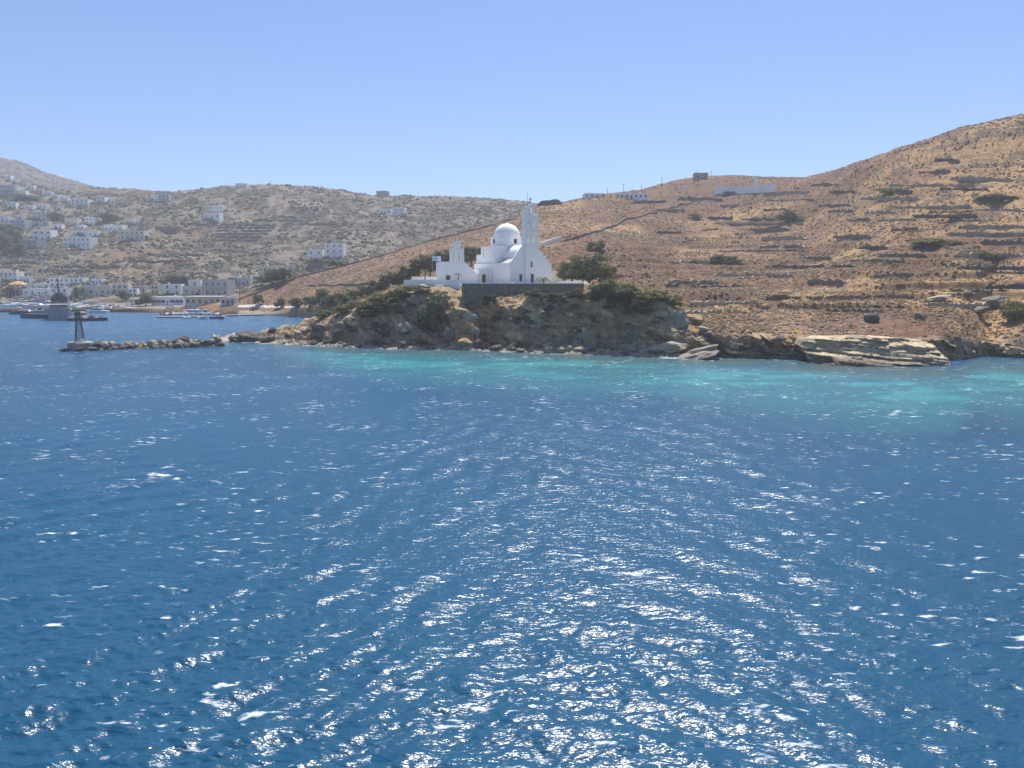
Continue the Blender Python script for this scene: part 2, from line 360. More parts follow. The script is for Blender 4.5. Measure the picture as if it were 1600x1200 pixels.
qu = (lead == 1)*(1-sstep(1.9, 2.6, zmax)); C = mixc(C, (0.28, 0.25, 0.21), qu*1.0)
pav = flat3 & (gnd > 12.9); C = np.where(pav[..., None], np.array((0.55, 0.52, 0.48)), C)
# harbour beach: sand, a strip of lawn and a pale path
bx = (XX > -112) & (XX < -66) & (YY > 270) & (YY < 318)
C = np.where((bx & (gnd < 1.6))[..., None], np.array((0.50, 0.43, 0.31)), C)
C *= (1+0.16*fbm(XX/1.7, YY/2.2, 3, 99))[..., None]
C[hill1] *= 0.76; C[hill2] *= np.array((0.83, 0.79, 0.78))
C = np.clip(C, 0.02, 0.8)

nu, ny = gnd.shape
idx = np.arange(nu*ny).reshape(nu, ny)
q = np.stack([idx[:-1, :-1], idx[1:, :-1], idx[1:, 1:], idx[:-1, 1:]], axis=-1).reshape(-1, 4)
g4 = np.stack([gnd[:-1, :-1], gnd[1:, :-1], gnd[1:, 1:], gnd[:-1, 1:]], axis=-1).reshape(-1, 4)
q = q[g4.max(axis=1) > -1.2]
used = np.zeros(nu*ny, bool); used[q.ravel()] = True; remap = np.cumsum(used)-1
V = np.stack([XX, YY, gnd], axis=-1).reshape(-1, 3)[used]
me = mesh_np('hillside', V, remap[q], smooth=True)
ca = me.color_attributes.new('ground', 'FLOAT_COLOR', 'POINT')
cc = np.ones((len(V), 4), np.float32); cc[:, :3] = C.reshape(-1, 3)[used]; ca.data.foreach_set('color', cc.ravel())
ground_m = mat('earth', (1.25, 1.22, 1.2), 0.95, scale=0.9, color2=(0.62, 0.62, 0.64), bump=1.0, bscale=1.6, attr='ground', spec=0.1)
tag(link('hillside', me, ground_m), kind='structure')

# sea cliffs: the steep faces as their own finely broken rock surface
def cliffs():
    pxs = np.arange(424, 1640, 1.25); nz = 64; T = np.linspace(0, 1, nz); VV = np.zeros((len(pxs), nz, 3)); ys = YR[YR < 200]
    for i, p in enumerate(pxs):
        u = (p-800)/FPX*0.9945; zs = np.maximum.accumulate(terrain_z(u*ys, ys)+np.arange(len(ys))*1e-6)
        zt = topz(p) if p < 1060 else float(np.interp(p, [1060, 1090, 1130, 1290, 1400, 1520, 1560, 1640], [7.6, 5.2, 4.9, 4.4, 4.2, 4.2, 3.2, 3.6]))
        if p < 1060 and p > 730: zt = min(zt, 11.0)+0.0
        zt = max(zt-0.25, 1.2); z = 0.45+(zt-0.45)*T; Y = np.interp(z, zs, ys); VV[i, :, 0] = u*Y; VV[i, :, 1] = Y; VV[i, :, 2] = z
    for k in range(2): VV[1:-1, :, 1] = (VV[:-2, :, 1]+2*VV[1:-1, :, 1]+VV[2:, :, 1])/4
    X, Y, Z = VV[..., 0], VV[..., 1], VV[..., 2]; dip = Z+0.28*X
    wx = fbm(X/6, Z/5, 3, 300)*1.6
    d = 2.4*(ridged(X/6.5+wx*0.4+Z*0.06, dip/5.0, 4, 301)-0.62)+0.8*(ridged(X/2.2+wx, dip/1.3, 3, 305)-0.6)+0.28*fbm(X/0.5, dip/0.35, 3, 309)
    blk = np.floor(dip/1.1+fbm(X/3, Z/3, 2, 311)*1.5); d += 0.9*(_h(blk.astype(np.int64), np.floor(X/2.6+blk*0.37).astype(np.int64), 17)-0.5)
    fade = sstep(0, 0.10, T)*(1-0.9*sstep(0.86, 1.0, T)); fade = fade[None, :]
    Yn = Y-(d+0.35)*fade-0.12; Zn = Z+0.25*fbm(X/0.9, dip/0.7, 2, 315)*fade
    c = mixc(np.broadcast_to(np.array((0.30, 0.245, 0.18)), VV.shape).copy(), (0.08, 0.074, 0.07), sstep(-0.1, 0.3, fbm(X/4, dip/1.6, 4, 320)))
    c = mixc(c, (0.45, 0.39, 0.29), sstep(0.18, 0.42, fbm(X/2.4, dip/0.9, 4, 324)+0.25*d)*0.85)
    c = mixc(c, (0.36, 0.25, 0.14), sstep(0.05, 0.4, fbm(X/5, Z/4, 3, 328))*0.7)
    c = c*np.array((1.02, 0.90, 0.76))
    n, m = X.shape; idx = np.arange(n*m).reshape(n, m); q = np.stack([idx[:-1, :-1], idx[1:, :-1], idx[1:, 1:], idx[:-1, 1:]], axis=-1).reshape(-1, 4)
    me = mesh_np('cliff', np.stack([X*Yn/Y, Yn, Zn], axis=-1).reshape(-1, 3), q)
    ca = me.color_attributes.new('ground', 'FLOAT_COLOR', 'POINT'); cc = np.ones((n*m, 4), np.float32); cc[:, :3] = c.reshape(-1, 3); ca.data.foreach_set('color', cc.ravel())
    tag(link('cliff', me, ground_m), kind='structure')
cliffs()

# distant blue hill seen through the saddle
def far_hill():
    m = MB(); pts = [(560, 330), (600, 318), (618, 309), (634, 305), (650, 309), (672, 314), (700, 322), (760, 335)]
    front = [P(a, b, 4200) for a, b in pts]; n = len(front)
    V = [(x, y-900, 0) for x, y, z in front]+front+[(x*1.1, y+900, 0) for x, y, z in front]
    m.add(V, [(k*n+i, k*n+i+1, (k+1)*n+i+1, (k+1)*n+i) for k in range(2) for i in range(n-1)])
    tag(m.build('distant_hill', mat('far_earth', (0.14, 0.11, 0.09), 0.95, noise=0.5, scale=0.02), smooth=True), kind='structure')
far_hill()

# ------------------------------------------------------------------ sea
ypix = np.concatenate([np.arange(442, 470, 1.0), np.arange(470, 600, 1.6), np.arange(600, 1500, 2.4)])
YS = np.array([sea_Y(p) for p in ypix])[::-1]
YS = np.concatenate([np.array([2.0, 4.0, 6.0]), YS[YS > 7], [3500, 9000]])
US = np.concatenate([np.linspace(-1.7, -0.8, 40, endpoint=False), np.linspace(-0.8, 0.8, 560, endpoint=False), np.linspace(0.8, 1.7, 41)])
SX = US[:, None]*YS[None, :]; SY = np.broadcast_to(YS[None, :], SX.shape)
SZ = np.zeros(SX.shape); rw = np.random.default_rng(5)
dYs = np.gradient(YS)[None, :]
warp = fbm(SX/30, SY/30, 3, 120)*4
wl_ = 1-sstep(-9, 7, SX)
for i in range(84):
    if i < 34:                                        # two crossing wave trains
        lam = 0.9*(4.6/0.9)**rw.random(); left = i % 2 == 0; th = (R(324) if left else R(223))+rw.normal(0, 0.45); amp = 0.0060*lam; wgt = (0.35+0.65*wl_) if left else (1-0.65*wl_)
    else:                                             # short wind chop
        lam = 0.32*(1.1/0.32)**rw.random(); th = R(265)+rw.normal(0, 0.6); amp = 0.0050*lam; wgt = 1.0
    k = 2*math.pi/lam; ph = k*(SX*math.cos(th)+SY*math.sin(th)+warp*0.5)+rw.random()*6.28
    keep = 1-sstep(lam*0.22, lam*0.5, dYs)
    SZ += keep*wgt*amp*(np.sin(ph)+0.25*np.sin(2*ph+1.57))
gust = 0.9+0.6*fbm(SX/14, SY/20, 3, 121)
SZ *= np.clip(gust, 0.3, 1.5)
tz_s = terrain_z(SX, np.clip(SY, 105.5, 1800)); tz_s = np.where(SY < 106, -6, tz_s)
SZ *= np.where((SY > 190) & (SX < -20), 0.6, 1.0)
# sea-floor colour seen through the water: pale sand shallows, dark weed, deep blue
PXs = 800+FPX*US[:, None]*0.995; 
d_sh = np.zeros(SX.shape); shp = [(-900, 180), (330, 534), (420, 537), (600, 545.5), (800, 550), (1000, 557), (1130, 563), (1290, 570), (1400, 578), (1500, 578), (1530, 566), (1600, 569), (2400, 575)]
shY = np.interp(PXs[:, 0], [a for a, b in shp], [sea_Y(b) if b > 440 else 165.0 for a, b in shp])[:, None]
off = shY-SY                                          # metres seaward of the shore line
pn = fbm(SX/16, SY/9, 4, 130); pn2 = fbm(SX/7, SY/4, 3, 133)
right = sstep(-0.36, -0.16, US)[:, None]
shal = sstep(3, 13, off+4*pn2)*(1-sstep(26, 58, off+14*pn+14*(1-right)))*sstep(-0.36, -0.2, US[:, None]+0.05*pn)
nearsh = sstep(-8, -1, off)*(1-sstep(6, 15, off+5*pn2))*(SY < 200)*sstep(-0.40, -0.28, US)[:, None]
weed = sstep(0.0, 0.3, pn2+0.8*pn)
deep = np.array((0.009, 0.066, 0.130)); turq = np.array((0.045, 0.27, 0.28)); weedc = np.array((0.022, 0.095, 0.14)); sandc = np.array((0.055, 0.105, 0.10))
SC = np.zeros(SX.shape+(3,)); SC[:] = deep
SC = SC*(1+0.16*fbm(SX/40, SY/25, 3, 136))[..., None]
SC = mixc(SC, turq, shal*(0.35+0.5*sstep(-0.3, 0.3, pn)))
SC = mixc(SC, sandc, nearsh*0.9)
SC = mixc(SC, weedc, np.clip(shal+nearsh, 0, 1)*weed*0.7)
harb = (SY > shY+8)*sstep(170, 230, SY); SC = mixc(SC, (0.02, 0.095, 0.19), harb*1.0)
# foam: wave wash on the shore and a few breaking crests
wash = (sstep(-1.7, -0.3, tz_s)*(SY < 200)*sstep(0.05, 0.35, vnoise(SX/1.3, SY/0.5, 140)-0.35*(SX < 20)))
cap = sstep(0.15, 0.24, SZ+0.03*pn2)*sstep(0.6, 0.8, vnoise(SX/4, SY/4, 144))*0.7
surf = sstep(-2.2, -0.8, off)*(1-sstep(0.2, 2.4, off+1.5*pn2))*sstep(0.18, 0.34, US)[:, None]*sstep(0.3, 0.6, vnoise(SX/1.6, SY/1.2, 147))
foam = np.clip(wash*0.8+cap*0.75+surf*0.62, 0, 1)
ns, ms = SX.shape; idx = np.arange(ns*ms).reshape(ns, ms)
q = np.stack([idx[:-1, :-1], idx[1:, :-1], idx[1:, 1:], idx[:-1, 1:]], axis=-1).reshape(-1, 4)
me = mesh_np('sea', np.stack([SX, SY, SZ], axis=-1).reshape(-1, 3), q, smooth=True)
ca = me.color_attributes.new('bottom', 'FLOAT_COLOR', 'POINT'); cc = np.ones((ns*ms, 4), np.float32); cc[:, :3] = SC.reshape(-1, 3); ca.data.foreach_set('color', cc.ravel())
fa = me.attributes.new('foam', 'FLOAT', 'POINT'); fa.data.foreach_set('value', foam.astype(np.float32).ravel())
def sea_mat():
    m = bpy.data.materials.new('sea_water'); m.use_nodes = True; N = m.node_tree.nodes; L = m.node_tree.links
    b = N['Principled BSDF']; b.inputs['IOR'].default_value = 1.333; b.inputs['Specular IOR Level'].default_value = 0.5
    at = N.new('ShaderNodeAttribute'); at.attribute_name = 'bottom'; af = N.new('ShaderNodeAttribute'); af.attribute_name = 'foam'
    tc = N.new('ShaderNodeTexCoord')
    fn = N.new('ShaderNodeTexNoise'); fn.inputs['Scale'].default_value = 3.2; fn.inputs['Detail'].default_value = 5; L.new(tc.outputs['Object'], fn.inputs['Vector'])
    mu = N.new('ShaderNodeMath'); mu.operation = 'MULTIPLY'; L.new(fn.outputs[0], mu.inputs[0]); L.new(af.outputs['Fac'], mu.inputs[1])
    mr = N.new('ShaderNodeMapRange'); mr.inputs[1].default_value = 0.28; mr.inputs[2].default_value = 0.5; L.new(mu.outputs[0], mr.inputs[0])
    fm = N.new('ShaderNodeMapping'); fm.inputs['Rotation'].default_value = (0, 0, 0.25); fm.inputs['Scale'].default_value = (0.75, 2.0, 1.0); L.new(tc.outputs['Object'], fm.inputs[0])
    f1 = N.new('ShaderNodeTexNoise'); f1.inputs['Scale'].default_value = 1.0; f1.inputs['Detail'].default_value = 5; f1.inputs['Roughness'].default_value = 0.62; L.new(fm.outputs[0], f1.inputs['Vector'])
    f2 = N.new('ShaderNodeTexNoise'); f2.inputs['Scale'].default_value = 0.16; f2.inputs['Detail'].default_value = 2; L.new(tc.outputs['Object'], f2.inputs['Vector'])
    fa_ = N.new('ShaderNodeMath'); fa_.operation = 'MULTIPLY_ADD'; fa_.inputs[1].default_value = 0.35; L.new(f2.outputs[0], fa_.inputs[0]); L.new(f1.outputs[0], fa_.inputs[2])
    fr_ = N.new('ShaderNodeMapRange'); fr_.inputs[1].default_value = 0.80; fr_.inputs[2].default_value = 0.93; L.new(fa_.outputs[0], fr_.inputs[0])  # pale flecks: whitecaps, plus sun glints painted into the water colour
    mxx = N.new('ShaderNodeMath'); mxx.operation = 'MAXIMUM'; L.new(mr.outputs[0], mxx.inputs[0]); L.new(fr_.outputs[0], mxx.inputs[1]); mr = mxx
    mx = N.new('ShaderNodeMix'); mx.data_type = 'RGBA'; L.new(mr.outputs[0], mx.inputs[0]); L.new(at.outputs['Color'], mx.inputs[6]); mx.inputs[7].default_value = (0.72, 0.76, 0.78, 1)
    L.new(mx.outputs[2], b.inputs['Base Color'])
    rr = N.new('ShaderNodeMapRange'); rr.inputs[3].default_value = 0.25; rr.inputs[4].default_value = 0.7; L.new(mr.outputs[0], rr.inputs[0]); L.new(rr.outputs[0], b.inputs['Roughness'])
    # ripples: two crossing wind-stretched noises at two scales
    prev = None
    for sx, sy, rz, sc, dist in ((1.0, 0.36, 0.25, 3.2, 0.088), (1.0, 0.45, -0.30, 9.0, 0.038)):
        mp = N.new('ShaderNodeMapping'); mp.inputs['Rotation'].default_value = (0, 0, rz); mp.inputs['Scale'].default_value = (sy*sc, sx*sc, sc)
        L.new(tc.outputs['Object'], mp.inputs[0])
        nz = N.new('ShaderNodeTexNoise'); nz.inputs['Scale'].default_value = 1.0; nz.inputs['Detail'].default_value = 2; nz.inputs['Roughness'].default_value = 0.5; L.new(mp.outputs[0], nz.inputs['Vector'])
        bp = N.new('ShaderNodeBump'); bp.inputs['Strength'].default_value = 1.0; bp.inputs['Distance'].default_value = dist; L.new(nz.outputs[0], bp.inputs['Height'])
        if prev: L.new(prev.outputs[0], bp.inputs['Normal'])
        prev = bp
    L.new(prev.outputs[0], b.inputs['Normal'])
    return m
tag(link('sea', me, sea_mat()), kind='structure')
# ------------------------------------------------------------------ materials of things
white = mat('whitewash', (0.85, 0.84, 0.815), 0.85, noise=0.07, scale=0.7, bump=0.25, bscale=5, spec=0.2)
cream = mat('cream_plaster', (0.66, 0.60, 0.49), 0.85, noise=0.12, scale=0.8, bump=0.2)
greyw = mat('grey_plaster', (0.50, 0.48, 0.46), 0.85, noise=0.15, scale=0.8, bump=0.2)
stone = mat('rubble_stone', (0.24, 0.205, 0.165), 0.95, color2=(0.11, 0.098, 0.085), scale=1.6, bump=1.0, bscale=3.0, spec=0.1)
stone_p = mat('pale_stone', (0.42, 0.36, 0.27), 0.95, color2=(0.24, 0.205, 0.165), scale=0.8, bump=1.0, bscale=2.5, spec=0.1)
stone_d = mat('dark_stone', (0.17, 0.145, 0.125), 0.95, color2=(0.085, 0.075, 0.068), scale=0.9, bump=1.0, bscale=2.5, spec=0.1)
stone_o = mat('ochre_stone', (0.46, 0.33, 0.17), 0.95, color2=(0.27, 0.20, 0.12), scale=0.9, bump=1.0, bscale=2.5, spec=0.1)
glass = mat('window_glass', (0.03, 0.035, 0.045), 0.12, spec=0.6)
shutter_b = mat('blue_paint', (0.06, 0.14, 0.38), 0.6, noise=0.2)
wood = mat('brown_wood', (0.15, 0.10, 0.07), 0.7, noise=0.4, scale=5)
greyp = mat('grey_paint', (0.27, 0.285, 0.30), 0.55, noise=0.25, scale=0.8)
dgrey = mat('dark_metal', (0.055, 0.06, 0.065), 0.5, noise=0.3)
gel = mat('white_gelcoat', (0.78, 0.78, 0.77), 0.3, noise=0.05, spec=0.5)
navy = mat('navy_gelcoat', (0.02, 0.035, 0.08), 0.3, noise=0.1, spec=0.5)
blk = mat('black_hull', (0.02, 0.02, 0.024), 0.45, noise=0.2)
alu = mat('aluminium', (0.55, 0.56, 0.57), 0.35, metallic=0.6)
canvas = mat('blue_canvas', (0.05, 0.12, 0.30), 0.8, noise=0.2)
conc = mat('concrete', (0.36, 0.335, 0.30), 0.9, noise=0.4, scale=1.2, bump=0.5)
tan = mat('tan_canvas', (0.55, 0.33, 0.14), 0.85, noise=0.15)
tile_m = mat('pale_roofing', (0.60, 0.56, 0.50), 0.9, noise=0.2, scale=1.0)
orange = mat('orange_plastic', (0.6, 0.16, 0.04), 0.5)

# ------------------------------------------------------------------ the church
def arch_panel(m, x0, x1, y0, y1, z0, z1, ops, n=8):
    """solid wall x0..x1 with round-headed through openings ops = [(xc, w, zbase, zspring)]"""
    cur = x0
    for xc, w, zb, zs in sorted(ops):
        a, b = xc-w/2, xc+w/2
        m.box((cur+a)/2, (y0+y1)/2, z0, a-cur, y1-y0, z1-z0)
        if zb > z0: m.box(xc, (y0+y1)/2, z0, w, y1-y0, zb-z0)
        for i in range(n):
            t0, t1 = math.pi*i/n, math.pi*(i+1)/n
            xa, za = xc-w/2*math.cos(t0), zs+w/2*math.sin(t0); xb, zb2 = xc-w/2*math.cos(t1), zs+w/2*math.sin(t1)
            m.slab_y([(xa, za), (xb, zb2), (xb, z1), (xa, z1)], y0, y1)
        cur = b
    m.box((cur+x1)/2, (y0+y1)/2, z0, x1-cur, y1-y0, z1-z0)
def cross(m, x, y, z, h, t=0.09):
    m.box(x, y, z, t, t, h); m.box(x, y, z+h*0.58, h*0.56, t*0.9, t)
ZT = 13.4
def church():
    cx, cy, _ = P(829.5, 442.7, 170.0)
    t = empty('church', (cx, cy, ZT), R(33), 'large whitewashed domed church with tall pierced bell tower on the cliff terrace', 'church')
    # side aisles with flat roof: left flank carries a slot and the lower block
    m = MB()
    m.facade((-5.8, 16, -0.6), (0, -1, 0), 15.6, 5.0, [(8.2, 8.62, 0.6, 3.6)], 0.35)
    m.facade((5.8, 0.4, -0.6), (0, 1, 0), 15.6, 5.0, [(4, 4.8, 2.2, 3.4), (9, 9.8, 2.2, 3.4)], 0.3)
    m.add([(-5.8, 16, -0.6), (5.8, 16, -0.6), (5.8, 16, 4.4), (-5.8, 16, 4.4)], [(1, 0, 3, 2)])
    m.add([(-5.8, 0.4, 4.4), (5.8, 0.4, 4.4), (5.8, 16, 4.4), (-5.8, 16, 4.4)], [(0, 1, 2, 3)])
    m.build('aisle_wall', white, t)
    m = MB(); m.box(-5.62, 8.4, 4.404, 0.36, 15.0, 0.22); m.box(5.62, 8.4, 4.404, 0.36, 15.0, 0.22); m.build('roof_parapet', white, t)
    # west front with stepped, sloping shoulders
    f = MB()
    f.facade((-5.8, 0, -0.6), (1, 0, 0), 11.6, 5.0, [(2.62, 3.42, 1.1, 2.7)], 0.25)
    f.add([(-5.8, 0, -0.6), (-5.8, 0.4, -0.6), (-5.8, 0.4, 4.4), (-5.8, 0, 4.4)], [(1, 0, 3, 2)])
    f.add([(5.8, 0, -0.6), (5.8, 0.4, -0.6), (5.8, 0.4, 4.4), (5.8, 0, 4.4)], [(0, 1, 2, 3)])
    f.slab_y([(-5.8, 4.4), (5.8, 4.4), (5.75, 4.75), (5.1, 4.8), (5.0, 5.4), (4.3, 5.5), (4.2, 6.2), (3.5, 6.35), (3.3, 7.1), (2.4, 7.4), (1.7, 7.6), (-1.7, 8.7), (-2.3, 8.5), (-3.3, 7.6), (-4.2, 6.5), (-4.9, 5.5), (-5.4, 5.0), (-5.8, 4.8)], 0.0, 0.4)
    f.build('west_front', white, t)
    w = MB().box(-2.78, 0.2, 0.5, 0.78, 0.06, 1.58).build('window', glass, t)
    MB().box(-2.78, 0.155, 0.5, 0.05, 0.03, 1.58).build('glazing_bar', wood, w)
    # nave: walls, barrel vault
    m = MB(); m.box(0, 8.2, 4.41, 5.8, 15.5, 1.75)
    m.box(-4.1, 3.7, 4.41, 2.4, 6.4, 0.25)
    m.add([(-4.9, 0.6, 4.66), (-2.9, 0.6, 5.9), (-2.9, 6.9, 5.9), (-4.9, 6.9, 4.66)], [(0, 3, 2, 1), (0, 1, 2, 3)])
    m.build('nave_wall', white, t)
    m = MB(); V = []; F = []; n = 20
    for k, y in enumerate((0.42, 7.2, 15.9)):
        for i in range(n+1):
            a = math.pi*i/n; V.append((-2.98*math.cos(a), y, 6.1+2.75*math.sin(a)))
    for k in range(2):
        for i in range(n): F.append((k*(n+1)+i, k*(n+1)+i+1, (k+1)*(n+1)+i+1, (k+1)*(n+1)+i))
    F.append(tuple(range(n, -1, -1))); F.append(tuple(2*(n+1)+i for i in range(n+1)))
    m.add(V, F); m.build('barrel_vault', white, t, smooth=False)
    # cross arm under the dome
    m = MB(); m.facade((-5.4, 13.4, 4.41), (0, -1, 0), 6.4, 4.3, [(1.0, 1.5, 1.6, 3.9)], 0.18)
    m.facade((5.4, 7.0, 4.41), (0, 1, 0), 6.4, 4.3, [], 0.2)
    m.add([(-5.4, 7, 4.41), (5.4, 7, 4.41), (5.4, 7, 8.71), (-5.4, 7, 8.71), (-5.4, 13.4, 4.41), (5.4, 13.4, 4.41), (5.4, 13.4, 8.71), (-5.4, 13.4, 8.71)], [(0, 1, 2, 3), (5, 4, 7, 6), (3, 2, 6, 7)])
    m.box(-3.4, 14.5, 4.41, 3.9, 2.2, 2.4); m.box(-4.0, 15.2, 4.41, 3.0, 0.8, 1.1)
    m.build('cross_arm', white, t)
    d = MB(); oc = [(3.95*math.cos(R(22.5+45*i)), 10.2+3.95*math.sin(R(22.5+45*i))) for i in range(8)]
    d.prism(oc, 8.715, 10.75); drum = d.build('drum', white, t)
    oc2 = [(4.08*math.cos(R(22.5+45*i)), 10.2+4.08*math.sin(R(22.5+45*i))) for i in range(8)]
    MB().prism(oc2, 10.752, 10.93).build('cornice', white, drum)
    for a in (-90, 180, 0, 90):
        x, y = 3.66*math.cos(R(a)), 10.2+3.66*math.sin(R(a))
        MB().box(x, y, 9.35, 0.75, 0.10, 1.0, R(a+90)).build('window', glass, drum)
    MB().lathe([(3.18*math.cos(R(a)), 10.93+3.25*math.sin(R(a))) for a in np.linspace(0, 90, 15)], 36, 0, 10.2).build('dome', white, t, smooth=True)
    c = MB(); c.lathe([(0.22, 14.1), (0.25, 14.3), (0.12, 14.45)], 10, 0, 10.2); c.build('dome_finial', white, t)
    # low block with the side door
    m = MB(); m.facade((-8.5, 16, -0.6), (0, -1, 0), 7.0, 3.6, [], 0.2); m.facade((-8.5, 9.0, -0.6), (1, 0, 0), 2.7, 3.6, [(0.75, 1.85, 0.6, 2.75)], 0.3)
    m.add([(-8.5, 16, -0.6), (-5.8, 16, -0.6), (-5.8, 16, 3.0), (-8.5, 16, 3.0)], [(1, 0, 3, 2)])
    lb = m.build('low_block', white, t); MB().box(-7.15, 12.5, 3.003, 2.9, 7.2, 0.22).build('roof_slab', white, lb)
    dd = MB().box(-7.2, 9.2, 0.0, 1.06, 0.07, 2.12).build('side_door', wood, t); MB().box(-6.85, 9.15, 1.0, 0.05, 0.05, 0.14).build('handle', dgrey, dd)
    # bell tower
    tw = MB(); x0, x1, y0, y1 = -1.8, 1.8, -0.45, 1.15
    tw.facade((x0, y0, -0.6), (1, 0, 0), 3.6, 9.5, [(1.45, 2.35, 0.6, 2.85), (1.45, 1.95, 4.3, 5.6)], 0.3)
    tw.add([(x0, y0, -0.6), (x1, y0, -0.6), (x1, y1, -0.6), (x0, y1, -0.6), (x0, y0, 8.9), (x1, y0, 8.9), (x1, y1, 8.9), (x0, y1, 8.9)], [(1, 2, 6, 5), (2, 3, 7, 6), (3, 0, 4, 7), (4, 5, 6, 7)])
    tower = tw.build('bell_tower', white, t)
    p = MB(); arch_panel(p, x0, x1, y0, y1, 8.902, 12.0, [(-0.78, 0.9, 9.2, 10.9), (0.78, 0.9, 9.2, 10.9)]); p.build('belfry_tier', white, tower)
    p = MB(); p.box(0, 0.35, 12.003, 3.72, 1.72, 0.14); p.build('string_course', white, tower)
    p = MB(); arch_panel(p, x0, x1, y0, y1, 12.146, 15.2, [(-0.78, 0.86, 12.4, 13.9), (0.78, 0.86, 12.4, 13.9)]); p.build('belfry_tier', white, tower)
    p = MB(); p.box(0, 0.35, 15.203, 3.74, 1.74, 0.14)
    for sx in (-1.62, 1.62):
        for sy in (-0.3, 1.0): p.box(sx, sy, 15.345, 0.4, 0.4, 0.5, top=0.6)
    p.build('battlement', white, tower)
    p = MB(); arch_panel(p, -0.95, 0.95, 0.0, 0.7, 15.346, 17.5, [(0, 0.62, 15.6, 16.7)]); p.box(0, 0.35, 17.503, 2.05, 0.8, 0.14); p.box(0, 0.35, 17.645, 1.0, 0.5, 0.35, top=0.4); p.build('upper_belfry', white, tower)
    p = MB(); cross(p, 0, 0.35, 17.99, 1.5, 0.11); p.build('cross', dgrey, tower)
    MB().tube((-0.75, 0.35, 17.6), (-0.75, 0.35, 20.3), 0.035).build('lightning_rod', dgrey, tower)
    for zz, xx in ((10.9, -0.78), (10.9, 0.78), (13.85, -0.78)):
        b = MB(); b.lathe([(0.05, zz+0.1), (0.12, zz+0.05), (0.17, zz-0.2), (0.25, zz-0.42)], 10, xx, 0.35); b.tube((xx, 0.35, zz+0.05), (xx, 0.35, zz+0.4), 0.025); b.build('bell', mat('bronze', (0.12, 0.08, 0.04), 0.4, metallic=0.7), tower)
    dr = MB().box(0.1, -0.22, 0.0, 0.86, 0.08, 2.2).build('front_door', wood, tower); MB().box(0.4, -0.28, 1.0, 0.05, 0.05, 0.14).build('handle', dgrey, dr)
    MB().box(-0.1, -0.2, 3.7, 0.46, 0.06, 1.28).build('window', glass, tower)
    MB().box(0.35, -0.56, 3.52, 1.5, 0.2, 0.16).build('window_ledge', white, tower)
    return t
church()
def chapel():
    cx, cy, _ = P(714, 440, 172)
    t = empty('chapel', (cx, cy, ZT), R(10), 'small whitewashed chapel with stepped bell gable left of the big church', 'chapel')
    m = MB(); m.facade((-4.3, 0, -0.6), (1, 0, 0), 5.8, 5.6, [(1.75, 2.75, 0.6, 2.5)], 0.3)
    m.add([(-4.3, 0, -0.6), (1.5, 0, -0.6), (1.5, 7, -0.6), (-4.3, 7, -0.6), (-4.3, 0, 5.0), (1.5, 0, 5.0), (1.5, 7, 5.0), (-4.3, 7, 5.0)], [(1, 2, 6, 5), (2, 3, 7, 6), (3, 0, 4, 7), (4, 5, 6, 7)])
    m.slab_y([(1.502, -0.6), (5.0, -0.6), (5.0, 2.2), (4.4, 2.25), (4.3, 2.9), (3.6, 3.0), (3.5, 3.7), (2.8, 3.8), (2.7, 4.4), (2.1, 4.5), (2.0, 5.0), (1.502, 5.02)], 0.0, 0.5)
    m.build('wall', white, t)
    m = MB(); m.box(0.6, 3.0, -0.6, 6.0, 5.0, 2.6); m.build('rear_block', white, t)
    g = MB(); arch_panel(g, -1.6, 1.75, 0.1, 0.75, 5.003, 8.0, [(-0.55, 0.36, 5.1, 7.0), (0.75, 0.36, 5.1, 7.0)])
    g.box(-1.42, 0.42, 8.003, 0.36, 0.6, 0.35, top=0.5); g.box(1.57, 0.42, 8.003, 0.36, 0.6, 0.35, top=0.5); gab = g.build('bell_gable', white, t)
    g = MB(); arch_panel(g, -0.8, 1.0, 0.12, 0.73, 8.004, 9.7, [(0.1, 0.34, 8.25, 9.0)])
    for x in (-0.62, 0.1, 0.82): g.box(x, 0.42, 9.703, 0.32, 0.55, 0.4, top=0.4)
    g.build('upper_gable', white, gab); g = MB(); cross(g, 0.1, 0.42, 10.1, 0.8, 0.08); g.build('cross', white, gab)
    dr = MB().box(-2.05, 0.24, 0.0, 0.96, 0.08, 1.88).build('door', wood, t); MB().box(-1.7, 0.18, 0.9, 0.05, 0.05, 0.14).build('handle', dgrey, dr)
chapel()
